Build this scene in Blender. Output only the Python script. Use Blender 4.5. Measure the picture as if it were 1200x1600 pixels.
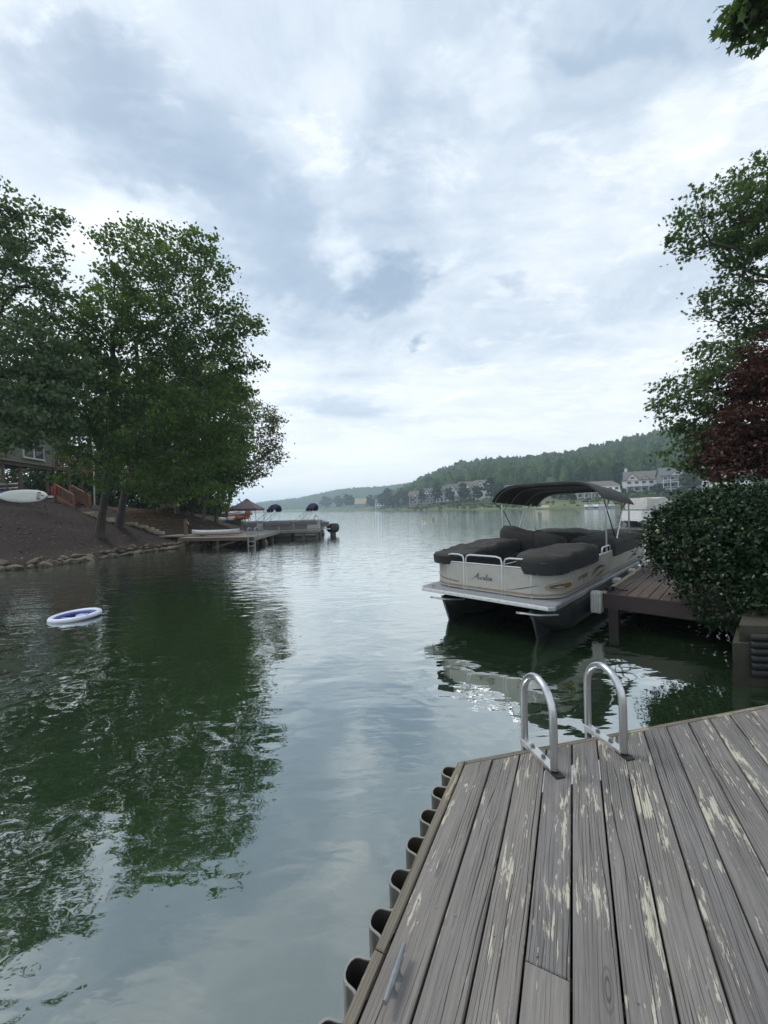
import bpy, bmesh, math, random
import numpy as np
from mathutils import Vector, Matrix, noise as mnoise

# ------------------------------------------------------------------ camera, sky, sun
for o in list(bpy.data.objects):
    bpy.data.objects.remove(o)
SC = bpy.context.scene
COL = SC.collection
R_ = math.radians
rho, pit, CAMH, FP = R_(1.65), R_(.6), 2.2, 600.0      # photo frame 1200 x 1600, focal length in its pixels
Fv = np.array([0, math.cos(pit), -math.sin(pit)]); Zp = np.array([0, math.sin(pit), math.cos(pit)])
Xv = np.array([1., 0, 0])
Rv = math.cos(rho) * Xv - math.sin(rho) * Zp
Uv = math.sin(rho) * Xv + math.cos(rho) * Zp
CAM = np.array([0, 0, CAMH])
cd = bpy.data.cameras.new('camera'); cam = bpy.data.objects.new('camera', cd); COL.objects.link(cam)
cd.sensor_fit = 'HORIZONTAL'; cd.sensor_width = 36; cd.lens = 18.0
cd.clip_start = .05; cd.clip_end = 20000
cam.matrix_world = Matrix([[Rv[0], Uv[0], -Fv[0], 0], [Rv[1], Uv[1], -Fv[1], 0], [Rv[2], Uv[2], -Fv[2], CAMH], [0, 0, 0, 1]])
SC.camera = cam

def ray(u, v): return Fv + Rv * (u - 600) / FP + Uv * (800 - v) / FP
def G(u, v, z):
    d = ray(u, v); return CAM + d * ((z - CAMH) / d[2])
def A(u, v, y):
    d = ray(u, v); return CAM + d * (y / d[1])

SUN_EL, SUN_AZ = R_(55), R_(-66)     # azimuth from +Y towards +X
SC.view_settings.view_transform = 'Standard'; SC.view_settings.look = 'None'
SC.view_settings.gamma = 1; SC.view_settings.exposure = 0.45; SC.view_settings.use_curve_mapping = False
SC.cycles.use_denoising = True
SC.cycles.max_bounces = 7; SC.cycles.diffuse_bounces = 3; SC.cycles.glossy_bounces = 4
SC.cycles.transmission_bounces = 4; SC.cycles.volume_bounces = 3; SC.cycles.transparent_max_bounces = 6
SC.cycles.caustics_reflective = False; SC.cycles.caustics_refractive = False

class NT:
    """small node-tree helper"""
    def __init__(s, tree): s.t = tree; s.n = tree.nodes; s.l = tree.links
    def new(s, kind, **kw):
        n = s.n.new(kind)
        for k, v in kw.items():
            if k.startswith('i_'):
                key = k[2:]
                n.inputs[int(key) if key.isdigit() else key.replace('_', ' ')].default_value = v
            else: setattr(n, k, v)
        return n
    def put(s, sock, v):
        if hasattr(v, 'is_output'): s.l.new(v, sock)
        else: sock.default_value = v
    def math(s, op, a, b=0.0, c=None, clamp=False):
        n = s.n.new('ShaderNodeMath'); n.operation = op; n.use_clamp = clamp
        s.put(n.inputs[0], a); s.put(n.inputs[1], b)
        if c is not None: s.put(n.inputs[2], c)
        return n.outputs[0]
    def vmath(s, op, a, b=(0, 0, 0)):
        n = s.n.new('ShaderNodeVectorMath'); n.operation = op
        s.put(n.inputs[0], a)
        if op == 'SCALE': s.put(n.inputs['Scale'], b)
        else: s.put(n.inputs[1], b)
        return n.outputs['Value'] if op in ('LENGTH', 'DOT_PRODUCT') else n.outputs[0]
    def noise(s, vec, scale=1.0, detail=3.0, rough=.5, dist=0.0, dim='3D'):
        n = s.n.new('ShaderNodeTexNoise'); n.noise_dimensions = dim
        s.put(n.inputs['Vector'], vec)
        n.inputs['Scale'].default_value = scale; n.inputs['Detail'].default_value = detail
        n.inputs['Roughness'].default_value = rough; n.inputs['Distortion'].default_value = dist
        return n.outputs[0]
    def ramp(s, f, pts, interp='LINEAR'):
        n = s.n.new('ShaderNodeValToRGB'); n.color_ramp.interpolation = interp
        e = n.color_ramp.elements
        while len(e) < len(pts): e.new(.5)
        for q, (p, c) in zip(e, pts):
            q.position = p; q.color = (c, c, c, 1) if isinstance(c, (int, float)) else (*c, 1)
        s.put(n.inputs[0], f); return n.outputs[0]
    def mix(s, f, a, b, blend='MIX'):
        n = s.n.new('ShaderNodeMix'); n.data_type = 'RGBA'; n.blend_type = blend
        s.put(n.inputs['Factor'], f)
        for k, v in ((6, a), (7, b)):
            if isinstance(v, tuple): v = (*v, 1) if len(v) == 3 else v
            s.put(n.inputs[k], v)
        return n.outputs[2]
    def rng(s, v, a, b, c=0.0, d=1.0, smooth=False):
        n = s.n.new('ShaderNodeMapRange'); n.interpolation_type = 'SMOOTHSTEP' if smooth else 'LINEAR'
        s.put(n.inputs[0], v)
        for i, x in enumerate((a, b, c, d)): s.put(n.inputs[i + 1], x)
        return n.outputs[0]
    def mapping(s, vec, loc=(0, 0, 0), rot=(0, 0, 0), scale=(1, 1, 1), kind='POINT'):
        n = s.n.new('ShaderNodeMapping'); n.vector_type = kind
        s.put(n.inputs[0], vec)
        s.put(n.inputs[1], loc); n.inputs[2].default_value = rot; n.inputs[3].default_value = scale
        return n.outputs[0]

def build_world():
    w = bpy.data.worlds.new('World'); SC.world = w; w.use_nodes = True
    t = NT(w.node_tree); t.n.clear()
    out = t.new('ShaderNodeOutputWorld'); bg = t.new('ShaderNodeBackground')
    t.l.new(bg.outputs[0], out.inputs[0])
    sky = t.new('ShaderNodeTexSky'); sky.sky_type = 'NISHITA'; sky.sun_disc = False
    sky.sun_elevation = SUN_EL; sky.sun_rotation = SUN_AZ; sky.dust_density = 3.0; sky.air_density = 1.3
    tc = t.new('ShaderNodeTexCoord')
    sp = t.new('ShaderNodeSeparateXYZ'); t.l.new(tc.outputs['Generated'], sp.inputs[0])
    z = t.math('MAXIMUM', sp.outputs[2], 0.0)
    K = .16
    den = t.math('ADD', z, K)
    cb = t.new('ShaderNodeCombineXYZ')
    t.l.new(t.math('DIVIDE', sp.outputs[0], den), cb.inputs[0]); t.l.new(t.math('DIVIDE', sp.outputs[1], den), cb.inputs[1])
    q = cb.outputs[0]
    def Q(u, v):
        d = ray(u, v); d = d / np.linalg.norm(d); return np.array([d[0], d[1]]) / (max(d[2], 0) + K)
    # warped cloud plane coordinates
    wn = t.n.new('ShaderNodeTexNoise'); t.put(wn.inputs['Vector'], q); wn.inputs['Scale'].default_value = 1.7; wn.inputs['Detail'].default_value = 5; wn.inputs['Roughness'].default_value = .62
    warp = t.vmath('SCALE', t.vmath('SUBTRACT', wn.outputs[1], (.5, .5, .5)), .8)
    qw = t.vmath('ADD', q, warp)
    n1 = t.noise(t.mapping(q, (3.1, 1.7, 0), (0, 0, R_(35)), (.75, 1.25, 1)), 1.15, 9, .6, .5)
    n2 = t.noise(t.mapping(q, (7.3, 4.2, 2), (0, 0, R_(-20)), (1, 1.0, 1)), 3.4, 9, .66, .4)
    n3 = t.noise(q, .55, 3, .5)
    val = t.math('ADD', t.math('MULTIPLY', t.math('SUBTRACT', n1, .5), 1.15), t.math('MULTIPLY', t.math('SUBTRACT', n2, .5), .68))
    val = t.math('ADD', val, t.math('MULTIPLY', t.math('SUBTRACT', n3, .5), .3))
    val = t.math('ADD', val, .66)
    n4 = t.noise(t.mapping(q, (1.3, 9.2, 5), (0, 0, R_(60)), (.8, 1.5, 1)), 5.5, 9, .66, .35)
    wisp = t.math('MULTIPLY', t.rng(n4, .50, .68, 0, 1, True), t.rng(n1, .40, .60, .25, 1.0))
    val = t.math('ADD', val, t.math('MULTIPLY', t.math('SUBTRACT', wisp, .14), .32))
    def blob(u, v, ru, rv, wgt, turn=0.0):
        nonlocal val
        c = Q(u, v); a = (Q(u + ru * math.cos(turn), v + ru * math.sin(turn)) - Q(u - ru * math.cos(turn), v - ru * math.sin(turn))) / 2
        b = (Q(u - rv * math.sin(turn), v + rv * math.cos(turn)) - Q(u + rv * math.sin(turn), v - rv * math.cos(turn))) / 2
        m = t.mapping(qw, (c[0], c[1], 0), (0, 0, math.atan2(a[1], a[0])), (np.linalg.norm(a), np.linalg.norm(b), 1), 'TEXTURE')
        fl = t.vmath('MULTIPLY', m, (1, 1, 0))
        f = t.rng(t.vmath('LENGTH', fl), 1.0, .25, 0, wgt, True)
        val = t.math('ADD', val, f)
    blob(210, 200, 320, 140, -.36, R_(28)); blob(420, 400, 170, 90, -.28, R_(35)); blob(80, 60, 260, 120, -.24)
    blob(520, 180, 120, 240, .16, R_(15)); blob(770, 110, 150, 120, .20); blob(600, 440, 110, 60, -.48); blob(545, 400, 70, 46, .22)
    blob(660, 425, 60, 36, .28); blob(677, 541, 22, 18, -.36); blob(545, 632, 120, 26, -.3); blob(1060, 150, 120, 110, .16)
    blob(840, 380, 300, 200, .14); blob(150, 350, 200, 80, .22); blob(960, 60, 120, 60, -.15); blob(790, 445, 60, 18, -.2); blob(430, 560, 90, 110, .14)
    blob(640, 655, 140, 18, -.16)
    val = t.math('SUBTRACT', val, t.rng(sp.outputs[2], .42, .78, 0, .17, True))
    # thin evening-out veil towards the horizon
    hz = t.rng(sp.outputs[2], .02, .42, 1, 0, True)
    val = t.math('ADD', t.math('MULTIPLY', val, t.math('SUBTRACT', 1.0, t.math('MULTIPLY', hz, .62))), t.math('MULTIPLY', hz, .78))
    col = t.ramp(val, [(0.0, (.215, .282, .365)), (.3, (.285, .352, .432)), (.52, (.40, .458, .522)), (.72, (.52, .562, .605)), (1.0, (.65, .675, .695))])
    cl = t.vmath('SCALE', col, 13.5)
    fin = t.mix(.90, sky.outputs[0], cl)
    t.l.new(fin, bg.inputs[0]); bg.inputs[1].default_value = .1
build_world()
sd = bpy.data.lights.new('sun', 'SUN'); sd.energy = 1.2; sd.angle = R_(18); sd.color = (1, .96, .9)
sun = bpy.data.objects.new('sun', sd); COL.objects.link(sun)
sv = Vector((math.sin(SUN_AZ) * math.cos(SUN_EL), math.cos(SUN_AZ) * math.cos(SUN_EL), math.sin(SUN_EL)))
sun.rotation_euler = sv.to_track_quat('Z', 'Y').to_euler(); sun.location = (0, 0, 60)

# ------------------------------------------------------------------ materials
MATS = {}
def base_mat(name):
    m = bpy.data.materials.new(name); m.use_nodes = True
    t = NT(m.node_tree); b = t.n['Principled BSDF']; MATS[name] = m
    return m, t, b
def pbr(name, c1, c2=None, scale=4.0, rough=.6, metal=0.0, bump=0.0, bscale=None, stretch=(1, 1, 1), detail=5, c3=None, rvar=0.0, spec=None):
    m, t, b = base_mat(name)
    tc = t.new('ShaderNodeTexCoord').outputs['Object']
    if stretch != (1, 1, 1): tc = t.mapping(tc, scale=stretch)
    if c2 is None: c2 = tuple(x * .8 for x in c1)
    f = t.noise(tc, scale, detail, .6)
    c = t.mix(t.rng(f, .3, .7), c1, c2)
    if c3: c = t.mix(t.rng(t.noise(tc, scale * .23, 4, .6), .52, .66), c, c3)
    t.l.new(c, b.inputs['Base Color'])
    b.inputs['Roughness'].default_value = rough; b.inputs['Metallic'].default_value = metal
    if rvar: t.l.new(t.rng(f, .25, .75, rough - rvar, rough + rvar), b.inputs['Roughness'])
    if spec is not None: b.inputs['Specular IOR Level'].default_value = spec
    if bump:
        bp = t.new('ShaderNodeBump'); bp.inputs['Strength'].default_value = 1; bp.inputs['Distance'].default_value = bump
        t.l.new(t.noise(tc, bscale or scale * 4, 4, .6), bp.inputs['Height']); t.l.new(bp.outputs[0], b.inputs['Normal'])
    return m

def deck_wood(name, tone, tone2, paint=(.56, .52, .38), paint_amt=.5, crack=1.0):
    m, t, b = base_mat(name)
    oc = t.new('ShaderNodeTexCoord').outputs['Object']
    rnd = t.new('ShaderNodeObjectInfo').outputs['Random']
    off = t.new('ShaderNodeCombineXYZ'); t.l.new(t.math('MULTIPLY', rnd, 61.0), off.inputs[0]); t.l.new(t.math('MULTIPLY', rnd, 17.0), off.inputs[1])
    p = t.vmath('ADD', oc, off.outputs[0])
    wob = t.noise(t.mapping(p, scale=(2.0, 5, 5)), 1, 3, .5)
    pw = t.vmath('ADD', p, t.vmath('SCALE', t.vmath('SUBTRACT', wob, (.5, .5, .5)), .035))
    # grain
    g1 = t.noise(t.mapping(pw, scale=(1.6, 75, 75)), 1, 5, .65)
    g2 = t.noise(t.mapping(pw, scale=(6, 330, 330)), 1, 3, .6)
    blot = t.noise(t.mapping(p, scale=(1.6, 5, 5)), 1, 5, .6)
    gr = t.math('ADD', t.math('MULTIPLY', g1, .6), t.math('MULTIPLY', g2, .4))
    c = t.mix(t.rng(gr, .38, .62), tone, tone2)
    c = t.mix(t.rng(blot, .35, .7, 0, .5), c, tuple(x * .62 for x in tone))
    c = t.mix(t.math('MULTIPLY', rnd, .35), c, (tone2[0] * 1.12, tone2[1] * 1.05, tone2[2] * .95))
    # knots
    vk = t.new('ShaderNodeTexVoronoi'); vk.feature = 'F1'; t.put(vk.inputs['Vector'], t.mapping(p, scale=(1.25, 5.2, 1.0))); vk.inputs['Scale'].default_value = 1
    kd = vk.outputs['Distance']
    ring = t.math('SINE', t.math('MULTIPLY', t.math('ADD', kd, t.math('MULTIPLY', wob, .06)), 170))
    km = t.rng(kd, .05, .13, 1, 0, True)
    c = t.mix(t.math('MULTIPLY', km, t.rng(ring, -.4, 1, .15, .75)), c, tuple(x * .35 for x in tone))
    # drying cracks: thin lines along the grain, wider and more frequent where the mask is high
    py = t.new('ShaderNodeSeparateXYZ'); t.l.new(p, py.inputs[0])
    cm = t.noise(t.mapping(p, (9, 2, 0), scale=(.9, 8, 4)), 1, 2, .5)
    def lines(freq, bend, half, seed, lo):
        wv = t.noise(t.mapping(p, (seed, seed * .7, 0), scale=(.7, 4.5, 1)), 1, 3, .5)
        ph = t.math('ADD', t.math('MULTIPLY', py.outputs[1], freq), t.math('MULTIPLY', wv, bend))
        dd = t.math('ABSOLUTE', t.math('SUBTRACT', t.math('FRACT', ph), .5))
        ms = t.noise(t.mapping(p, (seed * 3, seed, 0), scale=(1.5, 26, 1)), 1, 3, .6)
        return t.math('LESS_THAN', dd, t.rng(t.math('ADD', t.math('MULTIPLY', cm, .5), t.math('MULTIPLY', ms, .5)), lo, lo + .12, 0, half * freq * crack))
    cr = t.math('MAXIMUM', lines(24, 2.6, .0021, 3.0, .47), t.math('MULTIPLY', lines(75, 6.0, .0011, 8.0, .45), .65))
    # paint remnants
    pa = t.noise(t.mapping(pw, (3, 8, 5), scale=(6.5, 52, 40)), 1, 7, .70, .5)
    pb = t.noise(t.mapping(p, (1, 5, 9), scale=(1.9, 6.5, 5)), 1, 4, .6)
    pm = t.math('ADD', t.math('MULTIPLY', pa, .55), t.math('MULTIPLY', pb, .62))
    pm = t.rng(pm, .734 - .08 * paint_amt, .746 - .08 * paint_amt)
    pc = t.mix(t.noise(p, 14, 4, .6), paint, tuple(x * .62 for x in paint))
    c = t.mix(t.math('MULTIPLY', pm, .92 if paint_amt > 0 else 0), c, pc)
    c = t.mix(t.math('MULTIPLY', cr, .93), c, (.018, .016, .016))
    t.l.new(c, b.inputs['Base Color'])
    b.inputs['Roughness'].default_value = .78; b.inputs['Specular IOR Level'].default_value = .35
    h = t.math('ADD', t.math('MULTIPLY', gr, .5), t.math('MULTIPLY', pm, .25))
    h = t.math('SUBTRACT', h, t.math('MULTIPLY', cr, 2.0))
    bp = t.new('ShaderNodeBump'); bp.inputs['Distance'].default_value = .0022; t.l.new(h, bp.inputs['Height']); t.l.new(bp.outputs[0], b.inputs['Normal'])
    return m

def leaf_mat(name, dark, light, trans=.35, rough=.5, yellow=None):
    m, t, b = base_mat(name)
    gi = t.new('ShaderNodeNewGeometry').outputs['Random Per Island']
    oc = t.new('ShaderNodeTexCoord').outputs['Object']
    cl = t.noise(oc, .55, 3, .6)
    c = t.mix(t.math('ADD', t.math('MULTIPLY', gi, .65), t.math('MULTIPLY', t.math('SUBTRACT', cl, .35), .7)), dark, light)
    if yellow: c = t.mix(t.math('GREATER_THAN', gi, .994), c, yellow)
    t.l.new(c, b.inputs['Base Color']); b.inputs['Roughness'].default_value = rough
    b.inputs['Specular IOR Level'].default_value = .35
    tr = t.new('ShaderNodeBsdfTranslucent'); t.l.new(t.mix(.35, c, (light[0] * 1.5, light[1] * 1.7, light[2] * .7)), tr.inputs[0])
    ms = t.new('ShaderNodeMixShader'); ms.inputs[0].default_value = trans
    t.l.new(b.outputs[0], ms.inputs[1]); t.l.new(tr.outputs[0], ms.inputs[2])
    t.l.new(ms.outputs[0], t.n['Material Output'].inputs[0])
    return m

def water_mat():
    m, t, b = base_mat('lake_water')
    oc = t.new('ShaderNodeTexCoord').outputs['Object']
    murk = t.noise(oc, .5, 4, .6)
    body = t.new('ShaderNodeBsdfDiffuse'); t.l.new(t.mix(t.rng(murk, .35, .7), (.016, .034, .014), (.025, .045, .021)), body.inputs[0])
    sp = t.new('ShaderNodeSeparateXYZ'); t.l.new(oc, sp.inputs[0])
    dist = t.vmath('LENGTH', oc)
    # gentle rounded ripples close by, choppier water further out on the open lake
    a = t.noise(t.mapping(oc, rot=(0, 0, R_(22)), scale=(1.0, 1.5, 1)), 1.1, 1.2, .4, .5)
    bq = t.noise(t.mapping(oc, rot=(0, 0, R_(-9)), scale=(.62, 1.7, 1)), 2.9, 1.6, .45, .6)
    cq = t.noise(t.mapping(oc, rot=(0, 0, R_(8)), scale=(.8, 1.5, 1)), 9.0, 2, .5, .3)
    sw = t.noise(t.mapping(oc, rot=(0, 0, R_(12)), scale=(.25, .75, 1)), .55, 2, .5)
    patch = t.noise(oc, .16, 3, .55)
    calm = t.rng(patch, .40, .66, .12, 1.0, True)
    leftish = t.rng(sp.outputs[0], 1.0, -6.0, .35, 1.0, True)
    near = t.rng(dist, 4, 15, .20, 1.0, True)
    far = t.rng(dist, 18, 90, 0, 1, True)
    swirl = t.noise(t.mapping(oc, (3, 1, 0), rot=(0, 0, R_(30)), scale=(1, 1.25, 1)), 2.3, .9, .4, 1.3)
    h = t.math('ADD', t.math('MULTIPLY', a, .016), t.math('MULTIPLY', t.math('MULTIPLY', swirl, calm), t.math('MULTIPLY', leftish, .021)))
    h = t.math('ADD', h, t.math('MULTIPLY', t.math('MULTIPLY', bq, near), .015))
    h = t.math('ADD', h, t.math('MULTIPLY', t.math('MULTIPLY', cq, near), .0030))
    h = t.math('ADD', h, t.math('MULTIPLY', t.math('MULTIPLY', sw, far), .055))
    h = t.math('ADD', h, t.math('MULTIPLY', t.math('MULTIPLY', bq, far), .013))
    bp = t.new('ShaderNodeBump'); bp.inputs['Distance'].default_value = 1.0; bp.inputs['Strength'].default_value = 1.0
    t.l.new(h, bp.inputs['Height'])
    # water surface: strong mirror at grazing angles over a dark green body
    lw = t.new('ShaderNodeLayerWeight'); t.l.new(bp.outputs[0], lw.inputs['Normal'])
    fac = t.math('ADD', t.math('MULTIPLY', t.math('POWER', lw.outputs['Facing'], 1.5), .78), .185, clamp=True)
    gl = t.new('ShaderNodeBsdfGlossy'); gl.inputs['Roughness'].default_value = .02; gl.inputs['Color'].default_value = (.97, 1, .985, 1); t.l.new(bp.outputs[0], gl.inputs['Normal'])
    ms = t.new('ShaderNodeMixShader'); t.l.new(fac, ms.inputs[0]); t.l.new(body.outputs[0], ms.inputs[1]); t.l.new(gl.outputs[0], ms.inputs[2])
    t.l.new(ms.outputs[0], t.n['Material Output'].inputs[0]); t.n.remove(b)
    return m

water_mat()
deck_wood('deck_plank', (.132, .122, .114), (.255, .240, .227), paint=(.60, .56, .44), paint_amt=1.08)
deck_wood('deck_trim', (.12, .108, .09), (.22, .195, .15), paint=(.42, .37, .25), paint_amt=.9)
deck_wood('red_dock_wood', (.085, .062, .055), (.15, .115, .10), paint_amt=-3, crack=.6)
deck_wood('grey_dock_wood', (.24, .215, .185), (.36, .33, .29), paint_amt=-3, crack=.6)
deck_wood('pale_timber', (.33, .28, .20), (.46, .40, .30), paint_amt=-3, crack=.6)
deck_wood('stair_wood', (.17, .085, .06), (.27, .14, .10), paint_amt=-3, crack=.6)
pbr('dock_fascia', (.030, .020, .019), (.045, .030, .028), 5, .6, bump=.002)
pbr('dark_timber', (.10, .082, .065), (.16, .13, .10), 6, .8, stretch=(1, 1, 3), bump=.003)
pbr('brown_post', (.12, .085, .06), (.18, .13, .09), 6, .8, bump=.003)
pbr('aluminium', (.62, .63, .64), (.52, .53, .54), 30, .34, 1.0, stretch=(1, 1, .1), rvar=.08)
pbr('worn_aluminium', (.55, .56, .56), (.70, .70, .69), 18, .42, .85, rvar=.12)
pbr('galvanised', (.22, .23, .24), (.32, .33, .34), 40, .5, .8, rvar=.1)
pbr('bolt_steel', (.35, .36, .37), (.2, .2, .2), 60, .4, 1.0)
pbr('black_rubber', (.012, .012, .013), (.02, .02, .02), 20, .6)
pbr('sheet_pile', (.045, .046, .038), (.085, .085, .07), 5, .55, stretch=(1, 1, .25), bump=.003, c3=(.06, .04, .022))
pbr('sheet_pile_rim', (.20, .20, .175), (.28, .28, .25), 12, .5)
pbr('concrete', (.035, .033, .023), (.07, .066, .046), 6, .9, bump=.006, c3=(.06, .06, .04))
pbr('mulch', (.010, .0065, .005), (.050, .032, .023), 14, .95, bump=.05, bscale=16, c3=(.020, .014, .011), detail=8)
pbr('earth', (.06, .045, .03), (.10, .075, .05), 6, .95, bump=.03)
pbr('rock', (.13, .11, .075), (.24, .205, .15), 3, .9, bump=.05, bscale=7, c3=(.05, .055, .03))
pbr('straw', (.22, .14, .065), (.32, .22, .11), 30, .9)
pbr('litter', (.30, .24, .17), (.16, .11, .08), 3, .9)
pbr('bark', (.050, .045, .036), (.105, .095, .08), 9, .9, stretch=(1, 1, .22), bump=.02, bscale=14)
pbr('pale_bark', (.20, .18, .15), (.34, .32, .28), 5, .85, stretch=(1, 1, .5), bump=.01)
pbr('twig', (.055, .045, .035), (.09, .075, .06), 9, .9)
pbr('boat_silver', (.39, .38, .345), (.46, .45, .41), 3, .42, .2, c3=(.31, .30, .25), rvar=.06)
pbr('boat_deck_grey', (.20, .21, .22), (.27, .28, .29), 60, .7)
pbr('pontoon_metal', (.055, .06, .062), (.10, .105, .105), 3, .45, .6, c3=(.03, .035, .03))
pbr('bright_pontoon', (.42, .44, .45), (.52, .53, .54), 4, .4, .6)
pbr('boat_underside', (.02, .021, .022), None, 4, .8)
pbr('cover_canvas', (.022, .021, .018), (.037, .035, .030), 3, .85, bump=.03, bscale=3.6, c3=(.018, .017, .015), stretch=(1, 2.2, 1))
pbr('cover_skirt', (.016, .018, .020), (.020, .022, .024), 5, .75, bump=.004, bscale=6)
pbr('bimini_canvas', (.044, .043, .037), (.062, .06, .052), 4, .8, bump=.003)
pbr('stripe_brown', (.12, .085, .05), None, 10, .5)
pbr('stripe_dark', (.03, .028, .028), None, 10, .4)
pbr('stripe_tan', (.36, .27, .14), (.20, .14, .08), 9, .5)
pbr('scoop_tan', (.46, .40, .26), (.36, .30, .19), 6, .45)
pbr('scoop_dark', (.16, .12, .06), None, 6, .5)
pbr('fender_white', (.50, .50, .46), (.62, .62, .58), 8, .5, c3=(.36, .36, .32))
pbr('white_plastic', (.72, .73, .72), (.80, .80, .79), 3, .45)
pbr('paddle_white', (.66, .68, .62), (.74, .75, .70), 2, .5)
pbr('ring_white', (.66, .68, .78), (.74, .76, .84), 6, .35)
pbr('ring_blue', (.045, .05, .24), (.08, .09, .32), 4, .35)
pbr('ring_pale_blue', (.38, .50, .66), (.55, .64, .75), 9, .3)
pbr('blue_canvas', (.018, .016, .06), (.03, .026, .09), 6, .8)
pbr('maroon_canvas', (.12, .078, .098), (.15, .10, .12), 5, .85)
pbr('grey_cover', (.15, .15, .15), (.20, .20, .195), 3, .8, bump=.01, bscale=4)
pbr('white_canvas', (.52, .51, .47), (.62, .61, .57), 3, .85, bump=.01)
pbr('kayak_grey', (.42, .44, .44), (.52, .54, .53), 3, .45)
pbr('kayak_red', (.30, .03, .03), None, 3, .45)
pbr('orange_plastic', (.42, .10, .04), (.30, .08, .04), 4, .5)
pbr('red_cloth', (.32, .035, .03), None, 5, .8)
pbr('siding_tan', (.20, .19, .14), (.24, .23, .17), 5, .8, stretch=(.3, 1, 4))
pbr('window_frame_white', (.80, .80, .78), None, 4, .5)
pbr('dark_glass', (.02, .024, .028), (.03, .035, .04), 2, .06)
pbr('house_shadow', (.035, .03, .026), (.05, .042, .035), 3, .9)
pbr('deck_orange', (.24, .12, .065), (.17, .085, .05), 4, .8)
pbr('towel_pink', (.60, .36, .40), (.72, .62, .62), 12, .9)
pbr('towel_red', (.40, .05, .08), None, 12, .9)
pbr('roof_grey', (.10, .105, .115), (.14, .145, .155), .6, .9)
pbr('roof_brown', (.13, .115, .10), (.17, .15, .13), .6, .9)
pbr('house_white', (.74, .75, .74), (.82, .82, .81), .5, .8)
pbr('house_blue', (.17, .215, .28), (.21, .255, .31), .5, .8)
pbr('house_grey', (.15, .165, .175), (.19, .205, .215), .5, .8)
pbr('house_pale', (.60, .61, .60), (.68, .69, .67), .5, .8)
pbr('house_taupe', (.24, .225, .20), (.29, .27, .245), .5, .8)
pbr('house_yellow', (.36, .31, .19), (.30, .25, .15), .5, .8)
pbr('far_ground', (.06, .085, .03), (.14, .15, .065), .045, .95, c3=(.17, .135, .085), detail=7)
pbr('forest_floor', (.02, .03, .015), (.035, .045, .02), .05, .95)
pbr('sand', (.42, .36, .26), (.36, .30, .21), .4, .95)
pbr('yellow_plastic', (.45, .36, .10), None, 3, .4)
pbr('skin', (.32, .19, .13), None, 3, .6)
pbr('dark_hair', (.015, .012, .01), None, 3, .6)
pbr('outboard_black', (.013, .013, .015), (.02, .02, .022), 4, .25)
pbr('outboard_red', (.20, .02, .025), None, 4, .4)
pbr('brass', (.45, .30, .10), None, 4, .35, .9)
leaf_mat('leaf_green', (.038, .080, .017), (.125, .195, .042), .45)
leaf_mat('leaf_deep', (.020, .048, .014), (.065, .115, .030), .30)
leaf_mat('leaf_front', (.055, .094, .040), (.140, .205, .085), .40)
leaf_mat('leaf_dull', (.080, .090, .038), (.160, .165, .070), .38)
leaf_mat('leaf_oak', (.035, .070, .020), (.100, .160, .045), .40)
leaf_mat('leaf_red', (.036, .015, .012), (.092, .036, .026), .30)
leaf_mat('leaf_holly', (.007, .022, .007), (.026, .062, .016), .12, .32, yellow=(.30, .32, .05))
leaf_mat('leaf_grass', (.06, .09, .02), (.16, .20, .05), .3)
def forest_mat(name, a, b2, c3):
    m, t, b = base_mat(name)
    gi = t.new('ShaderNodeNewGeometry').outputs['Random Per Island']
    oc = t.new('ShaderNodeTexCoord').outputs['Object']
    n = t.noise(oc, .75, 5, .7)
    c = t.mix(gi, a, b2); c = t.mix(t.rng(n, .45, .7), c, c3)
    t.l.new(c, b.inputs['Base Color']); b.inputs['Roughness'].default_value = .9; b.inputs['Specular IOR Level'].default_value = .1
    bp = t.new('ShaderNodeBump'); bp.inputs['Distance'].default_value = 1.6; t.l.new(t.noise(oc, .9, 4, .7), bp.inputs['Height']); t.l.new(bp.outputs[0], b.inputs['Normal'])
forest_mat('forest_leaf', (.026, .058, .018), (.105, .160, .042), (.014, .032, .011))
forest_mat('shore_leaf', (.035, .070, .024), (.060, .100, .034), (.018, .038, .014))

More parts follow.
